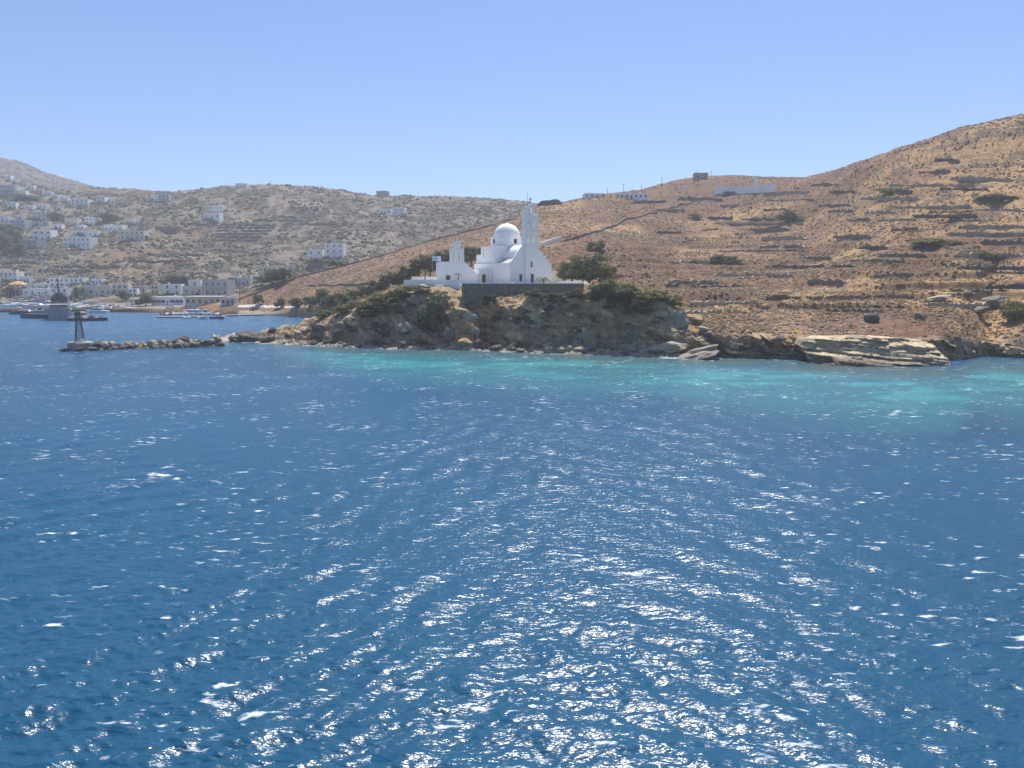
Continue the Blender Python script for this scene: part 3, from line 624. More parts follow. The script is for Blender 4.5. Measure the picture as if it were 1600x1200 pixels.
def wall_run(name, pts, h, th, m, label, cat, jit=0.0, base=0.8, group=None, cap=None, seed=0):
    """wall following ground points (x,y,z); uneven top when jit"""
    r = random.Random(seed); V = []; F = []
    for i, (x, y, z) in enumerate(pts):
        a = pts[max(i-1, 0)]; b = pts[min(i+1, len(pts)-1)]; dx, dy = b[0]-a[0], b[1]-a[1]; l = math.hypot(dx, dy)+1e-9; nx, ny = -dy/l*th/2, dx/l*th/2
        e = 0.45 if (jit and i in (0, len(pts)-1)) else 1.0
        hh = (h+r.uniform(-jit, jit))*e; ox, oy = r.uniform(-jit, jit)*0.35, r.uniform(-jit, jit)*0.35
        for s, zz in ((-1, z-base), (-1, z+hh), (1, z+hh-r.uniform(0, jit*0.3)), (1, z-base)): V.append((x+s*nx+ox, y+s*ny+oy, zz))
    for i in range(len(pts)-1):
        for k in range(4): F.append((4*i+k, 4*i+(k+1) % 4, 4*i+4+(k+1) % 4, 4*i+4+k))
    n = len(pts); F += [(3, 2, 1, 0), (4*n-4, 4*n-3, 4*n-2, 4*n-1)]
    c = np.array(pts[len(pts)//2]); t = MB()
    t.add([tuple(np.array(v)-c) for v in V], F); o = t.build(name, m); o.location = tuple(c)
    tag(o, label, cat, group)
    if cap:
        k = MB(); VV = []; FF = []
        for i, (x, y, z) in enumerate(pts):
            a = pts[max(i-1, 0)]; b = pts[min(i+1, len(pts)-1)]; dx, dy = b[0]-a[0], b[1]-a[1]; l = math.hypot(dx, dy)+1e-9; nx, ny = -dy/l*(th/2+0.06), dx/l*(th/2+0.06)
            for s, zz in ((-1, z+h+0.003), (-1, z+h+0.16), (1, z+h+0.16), (1, z+h+0.003)): VV.append(tuple(np.array((x+s*nx, y+s*ny, zz))-c))
        for i in range(n-1):
            for q in range(4): FF.append((4*i+q, 4*i+(q+1) % 4, 4*i+4+(q+1) % 4, 4*i+4+q))
        FF += [(3, 2, 1, 0), (4*n-4, 4*n-3, 4*n-2, 4*n-1)]
        k.add(VV, FF); k.build('coping', cap, o)
    return o
def world_x(px, Y): return (px-800)/FPX*Y*0.9945
# terrace edge: white parapet on the left, long stone retaining wall with white coping on the right
wall_run('parapet_wall', [(world_x(p, 166), 166-(p-632)*0.03, ZT-0.1) for p in range(632, 728, 8)], 0.95, 0.45, white, 'low whitewashed parapet curving round the left end of the church terrace', 'wall', base=2.0)
wall_run('retaining_wall', [(world_x(p, 159), 159.1-(p-722)*0.006, ZT) for p in range(722, 918, 7)], 0.05, 0.7, stone, 'long dark rubble retaining wall with white coping under the church terrace', 'wall', base=5.0, cap=white)
wall_run('courtyard_wall', [(world_x(p, 180), 180-(p-858)*0.05, ZT) for p in range(857, 878, 4)], 2.9, 0.4, cream, 'sunlit cream courtyard wall at the right end of the church', 'wall', base=1)
wall_run('courtyard_wall', [(world_x(p, 184), 184, ZT) for p in range(644, 690, 6)], 1.6, 0.35, white, 'white courtyard wall behind the flagpole left of the chapel', 'wall', base=1.5)
wall_run('bench_wall', [(world_x(p, 164), 164, ZT) for p in range(872, 912, 6)], 0.5, 0.4, white, 'low white bench wall on the terrace in front of the trees', 'wall', base=0.5)
def steps():
    x, y, z = P(679, 452, 161.5); t = empty('steps', (x, y, 11.2), R(-25), 'short flight of whitewashed steps below the parapet', 'steps')
    for i in range(6): MB().box(0, i*0.42, 0, 2.6-i*0.1, 0.42, 0.35+i*0.32).build('step', white, t)
steps()
def flag():
    x, y, z = P(675.5, 430, 176); t = empty('flagpole', (x, y, ZT), 0, 'thin flagpole flying a blue and white striped flag left of the chapel', 'flagpole')
    MB().tube((0, 0, -0.3), (0, 0, 6.6), 0.05, 0.035, 8).build('pole', alu, t)
    fb = mat('flag_blue', (0.05, 0.16, 0.45), 0.8); fw = mat('flag_white', (0.8, 0.8, 0.8), 0.8)
    W, H = 2.1, 1.35; s = H/9
    def cell(x0, x1, z0, z1, m, nm):
        k = MB(); n = 6; V = []; F = []
        for i in range(n+1):
            xx = x0+(x1-x0)*i/n; yy = 0.10*math.sin(xx*3.6)*(0.3+xx/W)
            for d in (-0.008, 0.008):
                V += [(xx, yy+d, z0-0.05*xx), (xx, yy+d, z1-0.05*xx)]
        for i in range(n):
            a = 4*i; F += [(a, a+4, a+5, a+1), (a+2, a+3, a+7, a+6), (a+1, a+5, a+7, a+3), (a, a+2, a+6, a+4)]
        k.add(V, F); k.build(nm, m, t)
    for i in range(9):
        x0 = 5*s if i >= 4 else 0.04
        cell(x0, W, 5.2+i*s, 5.2+(i+1)*s, fb if i % 2 == 0 else fw, 'stripe')
    for a, b, c, d, m in ((0.04, 2*s, 4*s, 6*s, fb), (3*s, 5*s, 4*s, 6*s, fb), (0.04, 2*s, 7*s, 9*s, fb), (3*s, 5*s, 7*s, 9*s, fb), (2*s, 3*s, 4*s, 9*s, fw), (0.04, 2*s, 6*s, 7*s, fw), (3*s, 5*s, 6*s, 7*s, fw)):
        cell(a, b, 5.2+c, 5.2+d, m, 'canton')
flag()

# ------------------------------------------------------------------ houses
def house(px0, px1, pyt, pyb, floors, label, m=None, nwin=None, arch=False, shutters=None, door=True, depth=None, ymin=0, rz=None, name='house', cat='house', roof=None, Y=None):
    m = m or white; c = (px0+px1)/2
    if Y is None:
        h3 = hit(c, pyb, ymin); x, Y, z = h3 if h3 else P(c, pyb, 700)
    else: x, _, z = P(c, pyb, Y)
    kk = 1/(CT+(600-pyb)/FPX*ST)
    w = (px1-px0)/FPX*Y*kk; h = (pyb-pyt)/FPX*Y*kk; d = depth or min(max(4.5, 0.7*w), 10)
    r = random.Random(int(px0*7+pyt*3)); rz = r.uniform(-0.16, 0.16) if rz is None else rz
    t = empty(name, (x, Y, z), rz, label, cat)
    nw = nwin if nwin is not None else max(1, int(w/2.8)); fh = h/floors; base = 4.0; holes = []; wins = []
    if nw:
        for f in range(floors):
            for i in range(nw):
                xc = w*(i+0.5)/nw+r.uniform(-0.15, 0.15); ww = min(1.15, w/nw*0.55); wh = min(1.45, fh*0.5); zb = f*fh+fh*0.32
                isd = door and f == 0 and i == nw//2
                if isd: zb = 0.02; wh = min(2.1, fh*0.75); ww = min(1.0, ww)
                holes.append((xc-ww/2, xc+ww/2, base+zb, base+zb+wh)); wins.append((xc-w/2, ww, zb, wh, isd))
    b = MB(); b.facade((-w/2, 0, -base), (1, 0, 0), w, h+base, holes, 0.25)
    V = [(-w/2, 0, -base), (w/2, 0, -base), (w/2, d, -base), (-w/2, d, -base), (-w/2, 0, h), (w/2, 0, h), (w/2, d, h), (-w/2, d, h)]
    b.add(V, [(1, 2, 6, 5), (2, 3, 7, 6), (3, 0, 4, 7), (4, 5, 6, 7)])
    b.build('wall', m, t)
    k = MB()
    if roof is None:
        e = 0.22
        k.box(0, e/2, h+0.003, w, e, 0.32); k.box(0, d-e/2, h+0.003, w, e, 0.32); k.box(-w/2+e/2, d/2, h+0.003, e, d-2*e, 0.32); k.box(w/2-e/2, d/2, h+0.003, e, d-2*e, 0.32)
        k.build('roof_parapet', m, t)
        if w > 7 and r.random() < 0.6: MB().box(r.uniform(-w/3, w/3), d*0.6, h+0.005, 0.7, 0.7, 1.1).build('chimney', m, t)
    else:
        k.box(0, d/2-0.4, h+0.003, w+0.8, d+0.9, 0.22); k.build('roof', roof, t)
    if floors >= 2 and w > 6:
        bw = w*r.uniform(0.35, 0.7); bx = r.uniform(-1, 1)*(w-bw)/2*0.8
        bl = MB().box(bx, -0.55, fh-0.02, bw, 1.1, 0.16).build('balcony', m, t); q = MB(); q.box(bx, -1.07, fh+1.0, bw, 0.05, 0.06)
        for j in range(int(bw/0.6)+1): q.box(bx-bw/2+0.04+j*(bw-0.08)/max(1, int(bw/0.6)), -1.07, fh+0.14, 0.05, 0.05, 0.86)
        q.build('railing', dgrey if r.random() < 0.5 else shutters or white, bl)
    if roof is None and w > 5:
        q = MB(); q.lathe([(0.02, h+1.3), (0.45, h+1.25), (0.45, h+0.35), (0.02, h+0.33)], 10, r.uniform(-w/3, w/3), d*0.35); q.build('roof_tank', alu, t); MB().box(0, d*0.5, h+0.01, 0.05, 0.05, 2.4).build('aerial', dgrey, t)
    for xc, ww, zb, wh, isd in wins:
        if isd: MB().box(xc, 0.17, zb, ww-0.04, 0.08, wh-0.02).build('door', shutters or wood, t)
        else:
            wo = MB().box(xc, 0.19, zb+0.02, ww-0.04, 0.05, wh-0.04).build('window', glass, t)
            MB().box(xc, -0.04, zb-0.12, ww+0.2, 0.2, 0.1).build('sill', m, wo)
            if shutters:
                for s in (-1, 1): MB().box(xc+s*(ww/2+0.24), -0.035, zb, 0.44, 0.06, wh).build('shutter', shutters, wo)
    return t
HS = [
 # the old town string on the ridge, far left
 (0, 24, 290, 307, 3, 'wide pale three-storey block with many windows at the left edge below the ridge town', greyw, dict(nwin=7)),
 (25, 40, 298, 306, 1, 'small house with bright flat roof beside the wide pale block at the left edge', white, {}),
 (0, 9, 273, 279, 1, 'topmost white house of the ridge town at the left edge', white, {}),
 (10, 18, 275, 283, 2, 'tall narrow white house near the top of the ridge town', white, {}),
 (19, 27, 280, 286, 1, 'white house third from the left in the ridge town string', white, {}),
 (30, 42, 286, 292, 1, 'cream house in the middle of the ridge town string', cream, {}),
 (44, 53, 290, 296, 1, 'white house just right of the cream house in the ridge town', white, {}),
 (55, 66, 296, 302, 1, 'grey white house halfway down the ridge town string', greyw, {}),
 (70, 80, 300, 306, 1, 'white cube house lower in the ridge town string', white, {}),
 (80, 91, 305, 310, 1, 'low white house with bright roof near the end of the ridge town string', white, {}),
 (94, 106, 309, 315, 1, 'last white house at the lower right end of the ridge town string', white, {}),
 (111, 138, 312, 322, 2, 'broad white house with terrace wall below the end of the ridge town', white, dict(nwin=4)),
 (152, 164, 308, 317, 2, 'bluish white two-storey house right of the broad terrace house', white, {}),
 (167, 176, 309, 315, 1, 'small white house with dark doorway below the skyline notch', white, dict(nwin=1)),
 (186, 199, 316, 322, 1, 'low pale house on the middle slope under the skyline knoll', greyw, {}),
 (236, 247, 308, 315, 1, 'white house with two arched openings just under the saddle', white, dict(nwin=2)),
 (248, 264, 304, 315, 2, 'pale two-storey house adjoining the arched house under the saddle', greyw, {}),
 (52, 78, 332, 344, 2, 'grey white house with small chimney tower above the long low wall', greyw, dict(nwin=4)),
 (0, 15, 340, 347, 1, 'white flat house at the left edge above the dark green trees', white, {}),
 (26, 36, 336, 343, 1, 'small pinkish white cube house left of the chimney tower house', cream, {}),
 (15, 40, 344, 356, 2, 'grey plastered house above the trees at the left', greyw, dict(nwin=3)),
 (41, 75, 346, 353, 1, 'long low grey building in front of the chimney tower house', greyw, dict(nwin=3)),
 (102, 121, 342, 352, 1, 'cream house with two dark arched windows on the middle slope', cream, dict(nwin=2)),
 (132, 147, 340, 350, 2, 'white house with railing right of the cream arched house', white, {}),
 (52, 80, 360, 375, 2, 'white two-storey house with blue shutters and blue balcony', white, dict(shutters=shutter_b, nwin=3)),
 (32, 60, 375, 388, 2, 'greyish house directly below the blue-shuttered house', greyw, dict(nwin=3)),
 (112, 153, 361, 371, 1, 'upper wing of the large house with a row of dark arches', white, dict(nwin=5)),
 (98, 142, 371, 386, 2, 'long white two-storey lower wing with small square windows', white, dict(nwin=6)),
 (163, 191, 352, 362, 1, 'white house with four small windows above the long terrace house', white, dict(nwin=4)),
 (188, 225, 361, 375, 2, 'long cream two-storey house with stair on the middle slope', cream, dict(nwin=5)),
 (242, 278, 355, 364, 1, 'long low brown stone building right of the cream terrace house', stone, dict(nwin=5)),
 (327, 349, 322, 334, 2, 'upper part of the stepped white house alone on the slope', white, dict(nwin=4)),
 (318, 343, 333, 342, 1, 'lower terrace storey of the stepped white house alone on the slope', white, dict(nwin=3)),
 (368, 385, 287, 294, 1, 'small white house on the skyline above the terraces', white, {}),
 (588, 606, 299, 308, 1, 'square stone house on the skyline left of the far blue peak', stone_p, dict(nwin=3)),
 (588, 611, 327, 334, 1, 'low white house with pergola beneath the skyline stone house', white, dict(nwin=4)),
 (613, 633, 325, 336, 2, 'white two-storey house beside the pergola house under the skyline', white, dict(nwin=2)),
 (480, 504, 391, 408, 2, 'left wing of the big isolated white villa above the brown spur', white, dict(nwin=2)),
 (508, 537, 381, 405, 3, 'tall main block of the isolated white villa above the brown spur', white, dict(nwin=3)),
 (404, 432, 417, 435, 2, 'cream flat-roofed house behind the large dark tree', cream, dict(nwin=4)),
 (433, 448, 418, 426, 1, 'low cream annex right of the house behind the dark tree', cream, dict(nwin=1)),
 (448, 458, 414, 425, 1, 'narrow pale hut at the right end of the dark-tree house group', greyw, dict(nwin=1)),
 (371, 390, 435, 447, 1, 'grey house with dark pergola left of the large dark tree', greyw, dict(nwin=3)),
 (391, 403, 431, 444, 2, 'narrow lilac white house between the pergola house and the dark tree', white, dict(nwin=1)),
 # harbour front
 (0, 27, 425, 441, 2, 'pale two-storey hotel at the left edge above the harbour', white, dict(nwin=4)),
 (0, 5, 443, 451, 1, 'small white house at the left edge by the quay', white, dict(nwin=1)),
 (47, 78, 444, 452, 1, 'upper storey house with three dark arches behind the yachts', white, dict(nwin=3)),
 (33, 80, 452, 462, 1, 'long arcaded white house on the quay behind the yachts', white, dict(nwin=4)),
 (80, 129, 435, 449, 2, 'tall white hotel with many small windows behind the grey ship', white, dict(nwin=7)),
 (78, 107, 451, 466, 2, 'white house with dark window bands just behind the grey ship mast', white, dict(nwin=3)),
 (129, 174, 447, 463, 1, 'long beige building with dark ribbon windows on the quay', cream, dict(nwin=5)),
 (175, 200, 445, 460, 2, 'cream cube house right of the ribbon-window building', cream, dict(nwin=3)),
 (236, 248, 446, 460, 2, 'narrow cream house left of the white cube by the beach', cream, dict(nwin=2)),
 (256, 283, 445, 461, 2, 'white cube house with two wide windows above the beach cafe', white, dict(nwin=2)),
 (284, 318, 448, 461, 1, 'long pale terrace building between the white cube and the big arched house', cream, dict(nwin=3)),
 (295, 313, 438, 447, 1, 'bluish white house above the long terrace building', white, dict(nwin=1)),
 (319, 357, 438, 463, 2, 'big pale house with arched ground-floor openings above the marina', greyw, dict(nwin=4)),
 (358, 371, 433, 442, 1, 'pale green white house at the top right of the big arched house', white, dict(nwin=1)),
 (236, 288, 465, 477, 1, 'low beach cafe with blue doors behind the marina', white, dict(nwin=7, shutters=shutter_b)),
 (290, 344, 464, 477, 1, 'low building with pale sloping roof behind the marina', cream, dict(nwin=6, roof=tile_m)),
 (345, 367, 467, 477, 1, 'small pale boathouse at the right end behind the marina', greyw, dict(nwin=3)),
 (120, 131, 352, 358, 1, 'tiny white house left of the four-window house', white, dict(nwin=2)),
 (150, 161, 329, 337, 1, 'small cream house above the house with railing', cream, dict(nwin=2)),
 (84, 97, 351, 358, 1, 'low white house above the large arcaded house', white, dict(nwin=2)),
 (205, 217, 344, 351, 1, 'small white house above the long brown stone building', white, dict(nwin=2)),
 (60, 73, 319, 327, 1, 'white house below the middle of the ridge town', white, dict(nwin=2)),
 (84, 95, 322, 329, 1, 'cream house below the lower end of the ridge town', cream, dict(nwin=2)),
 (12, 25, 317, 326, 2, 'white two-storey house under the wide pale block at the left', white, dict(nwin=2)),
 (39, 52, 321, 328, 1, 'low white house left of centre under the ridge town', white, dict(nwin=2)),
 (201, 214, 452, 463, 2, 'white house right of the cream cube house on the quay', white, dict(nwin=2)),
 (215, 227, 447, 457, 1, 'small pale house above the umbrella-shaped tree', greyw, dict(nwin=2)),
 (31, 46, 433, 442, 1, 'white house right of the hotel at the left edge', white, dict(nwin=3)),
 (57, 73, 432, 441, 1, 'cream house above the three-arched house', cream, dict(nwin=3)),
 (143, 159, 436, 446, 1, 'white house above the ribbon-window building', white, dict(nwin=3)),
 (204, 221, 467, 476, 1, 'low white quay shop beside the umbrella-shaped tree', white, dict(nwin=4, roof=tile_m)),
 # ridges on the right
 (1085, 1106, 271, 281, 1, 'stone cottage on the hilltop skyline behind the white wall', stone_p, dict(nwin=2)),
 (913, 946, 303, 309, 1, 'low white ridge house with dark ruin at its left', white, dict(nwin=4)),
 (961, 1012, 303, 311, 1, 'long low white ridge building with a row of small windows', white, dict(nwin=7)),
]
for a in HS: house(*a[:6], m=a[6], **a[7])
# ------------------------------------------------------------------ vegetation
def leaf_mat(name, c1, c2, tr=0.35):
    return mat(name, c1, 0.75, color2=c2, scale=1.3, spec=0.2, trans=tr)
lf_green = leaf_mat('grey_green_leaf', (0.165, 0.175, 0.088), (0.095, 0.110, 0.052))
lf_dark = leaf_mat('dark_leaf', (0.10, 0.115, 0.06), (0.06, 0.072, 0.04))
lf_olive = leaf_mat('olive_leaf', (0.21, 0.205, 0.085), (0.13, 0.135, 0.056))
bark = mat('bark', (0.11, 0.085, 0.065), 0.95, noise=0.5, scale=4, bump=0.6)
def crown_mesh(name, m, n=900, clumps=14, leaf=0.10, flat=0.75, seed=0, base=0.15):
    """unit crown (about 1 wide, 1 tall, foot at z=0): leaf-sized quads scattered through uneven clumps"""
    r = np.random.default_rng(seed); V = []; F = []
    cs = []
    for i in range(clumps):
        a = r.random()*6.28; q = math.sqrt(r.random())*0.36; z = base+(1-base)*(0.12+0.76*r.random()*(1-0.9*q*q)) if base > 0 else 0.04+0.78*r.random()*(1-4.5*q*q); cs.append((q*math.cos(a), q*math.sin(a), z, 0.13+0.11*r.random()))
    per = n//clumps
    for cx, cy, cz, cr in cs:
        d = r.normal(size=(per, 3)); d /= np.linalg.norm(d, axis=1)[:, None]; rad = cr*r.random(per)**0.4
        p = np.stack([cx+d[:, 0]*rad, cy+d[:, 1]*rad, cz+d[:, 2]*rad*flat], axis=1); p[:, 2] = np.clip(p[:, 2], 0.01, 1.1)
        nn = d+r.normal(size=(per, 3))*0.6; nn /= np.linalg.norm(nn, axis=1)[:, None]
        t = np.cross(nn, r.normal(size=(per, 3))); t /= np.linalg.norm(t, axis=1)[:, None]+1e-9; b = np.cross(nn, t)
        s = leaf*(0.5+0.8*r.random(per))[:, None]*0.5
        q = np.stack([p-t*s-b*s*0.6, p+t*s-b*s*0.7, p+t*s*0.8+b*s*0.6, p-t*s*0.9+b*s*0.7], axis=1).reshape(-1, 3); V.append(q)
    V = np.concatenate(V); F = np.arange(len(V)).reshape(-1, 4)
    me = mesh_np(name, V, F); me.materials.append(m); return me
def trunk_mesh(seed, h=0.5):
    m = MB(); r = random.Random(seed); m.tube((0, 0, -0.12), (0.02, 0.01, h*0.6), 0.035, 0.026, 7)
    for i in range(5):
        a = i*1.26+r.random(); m.tube((0.02, 0.01, h*0.45+0.02*i), (0.26*math.cos(a), 0.26*math.sin(a), h+0.12+0.1*r.random()), 0.018, 0.007, 5)
    return m.mesh('trunk', bark)
CROWN = {k: [crown_mesh('crown', m, 3000 if k != 'far' else 800, 26 if k != 'far' else 16, 0.055 if k != 'far' else 0.12, seed=s*7+len(k), base=0.06) for s in range(3)] for k, m in (('green', lf_green), ('dark', lf_dark), ('olive', lf_olive), ('far', lf_green))}
SHRUB = {k: [crown_mesh('foliage', m, 1500, 20, 0.075, seed=40+s*3+len(k), base=0.0) for s in range(3)] for k, m in (('green', lf_green), ('dark', lf_dark), ('olive', lf_olive))}
TRUNK = [trunk_mesh(s) for s in range(3)]
_vc = [0]
def place_pt(px, py, Y=None, ymin=0):
    if Y: return P(px, py, Y)
    h = hit(px, py, ymin)
    return h if h else P(px, py, 600)
def tree(px, py, wpx, hpx, kind, label, Y=None, z=None, group=None, far=False):
    x, Y, zz = place_pt(px, py, Y); zz = zz if z is None else z
    i = _vc[0]; _vc[0] += 1; k = Y/FPX
    o = empty('tree', (x, Y, zz), i*2.1, label, 'tree', group); o.scale = (wpx*k*1.15, wpx*k*1.15, hpx*k)
    link('crown', CROWN['far' if far else kind][i % 3], None, o); link('trunk', TRUNK[i % 3], None, o); return o
def shrub(px, py, wpx, hpx, kind, label, Y=None, z=None, group=None, deep=0.6):
    x, Y, zz = place_pt(px, py, Y); zz = zz if z is None else z
    i = _vc[0]; _vc[0] += 1; k = Y/FPX; me = SHRUB[kind][i % 3]
    o = link('shrub', me); o.location = (x, Y, zz-0.15); o.rotation_euler = (0, 0, 0.25*math.sin(i*2.4)); o.scale = (wpx*k*1.2, wpx*k*1.2*deep, hpx*k*1.15)
    return tag(o, label, 'shrub', group)
# right of the church
tree(893, 443, 42, 36, 'green', 'grey green tree at the right corner of the church courtyard', Y=176, z=ZT)
tree(921, 444, 56, 50, 'green', 'tallest grey green tree right of the church', Y=174, z=ZT)
tree(945, 444, 34, 32, 'olive', 'lower rounded tree at the right end of the terrace tree group', Y=171, z=ZT-0.3)
tree(931, 398, 28, 22, 'green', 'small tree standing behind the terrace tree group on the slope')
tree(882, 420, 26, 22, 'green', 'bushy tree just behind the cream courtyard wall', Y=188, z=ZT+0.5)
# behind the chapel and along the path on the left
for p, q, w, h, l in ((737, 414, 40, 30, 'tree rising behind the chapel between gable and church'), (692, 420, 26, 30, 'tree immediately left of the chapel gable'), (672, 428, 30, 34, 'tree behind the flagpole'), (655, 433, 30, 30, 'tree at the head of the sloping path'), (638, 441, 30, 28, 'tree beside the left end of the parapet'),
                      (622, 447, 30, 26, 'second tree down the sloping path from the parapet'), (606, 452, 28, 24, 'third tree down the sloping path from the parapet'), (590, 458, 28, 22, 'fourth tree down the sloping path from the parapet'), (574, 464, 26, 20, 'fifth tree down the sloping path from the parapet'), (556, 470, 26, 18, 'lowest tree of the sloping path row')):
    tree(p, q, w, h, 'green', l, Y=196+(737-p)*0.10, group='trees along the sloping path')
for p, q, w, h, k, l in ((404, 478, 16, 20, 'green', 'first small tree on the beach lawn from the marina side'), (439, 481, 18, 18, 'green', 'second small tree on the beach lawn'), (463, 481, 24, 20, 'green', 'third tree on the beach lawn, broad and dark'), (484, 480, 20, 18, 'green', 'fourth tree on the beach lawn'), (503, 478, 28, 30, 'dark', 'tallest dark tree at the right end of the beach'), (518, 480, 34, 24, 'green', 'spreading tree where the beach meets the headland'), (536, 476, 28, 20, 'olive', 'olive green tree behind the headland shoulder')):
    tree(p, q, w, h, k, l, far=True, group='trees behind the beach')
for p, q, w, h, k, l in ((228, 478, 26, 22, 'dark', 'umbrella-shaped dark tree on the quay left of the beach cafe'), (195, 470, 18, 20, 'dark', 'bluish dark tree in front of the cream quay house'), (125, 470, 18, 24, 'dark', 'dark tree right of the tall white hotel'), (117, 470, 14, 18, 'green', 'small tree between the grey ship and the tall hotel'),
                         (22, 462, 30, 18, 'green', 'broad green tree on the quay at the far left'), (18, 450, 26, 16, 'dark', 'dark tree behind the quay at the far left'), (268, 444, 32, 18, 'green', 'wide green tree behind the white cube house'), (288, 442, 22, 14, 'dark', 'dark bushy tree behind the bluish white house'), (365, 446, 16, 14, 'green', 'round tree right of the big arched house'),
                         (425, 444, 36, 26, 'dark', 'large dark tree in front of the cream flat-roofed house'), (442, 441, 30, 28, 'dark', 'large dark tree at the right of the cream flat-roofed house'), (410, 446, 24, 16, 'dark', 'low dark tree left of the large dark trees'),
                         (8, 398, 34, 36, 'dark', 'dense dark green tree at the left edge below the white flat house'), (22, 380, 26, 26, 'dark', 'second dense tree of the dark grove at the left edge'), (5, 370, 28, 24, 'dark', 'upper tree of the dark grove at the left edge'), (30, 396, 24, 18, 'green', 'lower right tree of the dark grove at the left edge'),
                         (88, 345, 26, 16, 'dark', 'dark tree right of the chimney tower house'), (40, 315, 34, 12, 'dark', 'dark tree cluster below the bright-roofed ridge house'), (140, 318, 8, 12, 'dark', 'pointed cypress right of the broad terrace house'), (170, 345, 34, 14, 'dark', 'dark tree above the four-window house'), (125, 372, 10, 10, 'dark', 'small dark tree beside the arched upper wing'), (228, 376, 12, 9, 'dark', 'dark bush tree at the stair end of the cream terrace house'),
                         (493, 415, 30, 14, 'green', 'grey green tree below the left wing of the isolated villa'), (525, 418, 34, 12, 'dark', 'dark tree below the terrace of the isolated villa')):
    tree(p, q, w, h, k, l, far=True, group='trees around the harbour houses')
# shrubs on the right hill
for p, q, w, h, k, l in ((1237, 346, 42, 18, 'dark', 'round dark green shrub on the upper right slope'), (1135, 414, 56, 18, 'dark', 'wide dark green shrub with bare sand in front on the middle slope'), (1085, 412, 18, 8, 'olive', 'small shrub left of the wide dark shrub'), (1462, 383, 76, 14, 'olive', 'long bright green shrub patch among terrace walls'),
                         (1388, 303, 44, 12, 'olive', 'yellow green shrub patch high on the right slope'), (1556, 312, 60, 10, 'green', 'low green shrub patch near the right edge'), (1532, 402, 56, 15, 'olive', 'green shrub hanging over the terrace wall at the right'), (1493, 341, 34, 9, 'green', 'green shrub on the terrace wall below the skyline slope'), (1084, 342, 22, 9, 'dark', 'dark shrub left of the long upper terrace walls'), (1590, 498, 56, 34, 'olive', 'big green shrub at the right edge above the cove')):
    shrub(p, q, w, h, k, l, group='shrubs on the terraced hill')
shrub(1141, 305, 26, 7, 'dark', 'row of low dark bushes in front of the hilltop enclosure wall', group='shrubs on the terraced hill')
# green mantle over the cliff right of the church and on the headland
for i, (p, q, w, h, k) in enumerate(((950, 458, 50, 22, 'green'), (985, 464, 56, 26, 'green'), (1020, 470, 56, 22, 'olive'), (1052, 478, 48, 18, 'olive'), (935, 470, 36, 22, 'dark'), (970, 480, 50, 26, 'dark'), (1005, 490, 50, 26, 'dark'), (905, 466, 44, 18, 'dark'), (872, 470, 40, 16, 'dark'))):
    shrub(p, q, w, h, k, ('bright green' if k == 'olive' else 'grey green' if k == 'green' else 'dark')+' shrub draping the cliff right of the church, '+['first', 'second', 'third', 'fourth', 'fifth', 'sixth', 'seventh', 'eighth', 'ninth'][i]+' of the thicket', group='thicket on the cliff')
for i, (p, q, w, h, k, l) in enumerate(((684, 512, 62, 56, 'green', 'large rounded dark green shrub on the cliff below the parapet'), (664, 520, 36, 34, 'dark', 'dark shrub at the foot of the large cliff shrub'), (768, 475, 34, 20, 'dark', 'dark shrub in the gully below the retaining wall'), (780, 500, 26, 22, 'dark', 'dark shrub low in the gully below the retaining wall'), (840, 462, 40, 12, 'dark', 'low shrub along the foot of the retaining wall'),
     (655, 458, 40, 16, 'green', 'green shrub under the left end of the parapet'), (630, 464, 46, 18, 'olive', 'olive shrub on the headland shoulder below the path'), (600, 472, 50, 18, 'olive', 'broad olive shrub on the headland slope'), (570, 482, 50, 16, 'green', 'green shrub mat on the middle of the headland slope'), (540, 488, 46, 14, 'olive', 'olive shrub mat on the lower headland slope'), (512, 494, 40, 12, 'green', 'lowest green shrub on the headland slope'), (612, 488, 44, 20, 'dark', 'dark shrub over the shaded headland cliff'), (580, 496, 44, 18, 'dark', 'dark shrub at the left over the shaded headland cliff'))):
    shrub(p, q, w, h, k, l, group='shrubs on the headland')
def palm(px, py, Y, h, label, n=16, L=1.6):
    x, y, _ = P(px, py, Y); t = empty('palm', (x, y, ZT), 0, label, 'palm'); r = random.Random(px)
    MB().tube((0, 0, -0.2), (0.05, 0, h), 0.14, 0.11, 8).build('trunk', bark, t)
    for i in range(n):
        a = i*2.4; m = MB(); up = r.uniform(0.2, 1.1); pts = []
        for k in range(6):
            s = k/5; pts.append((math.cos(a)*L*s*0.85, math.sin(a)*L*s*0.85, h+L*(up*s-(0.5+up*0.75)*s*s)))
        V = []; F = []
        for k, q in enumerate(pts):
            w = 0.17*(1-0.8*(k/5)); V += [(q[0]-math.sin(a)*w, q[1]+math.cos(a)*w, q[2]-0.08), q, (q[0]+math.sin(a)*w, q[1]-math.cos(a)*w, q[2]-0.08)]
        for k in range(5): F += [(3*k, 3*k+3, 3*k+4, 3*k+1), (3*k+1, 3*k+4, 3*k+5, 3*k+2)]
        m.add(V, F).build('frond', lf_olive, t)
palm(849, 441, 163, 1.0, 'short bushy palm on the terrace right of the church door', 18, 2.3)
palm(716, 440, 166, 2.2, 'slender young palm in front of the chapel wall', 10, 1.0)
palm(664, 432, 170, 3.0, 'palm with pale trunk left of the flagpole', 10, 1.1)

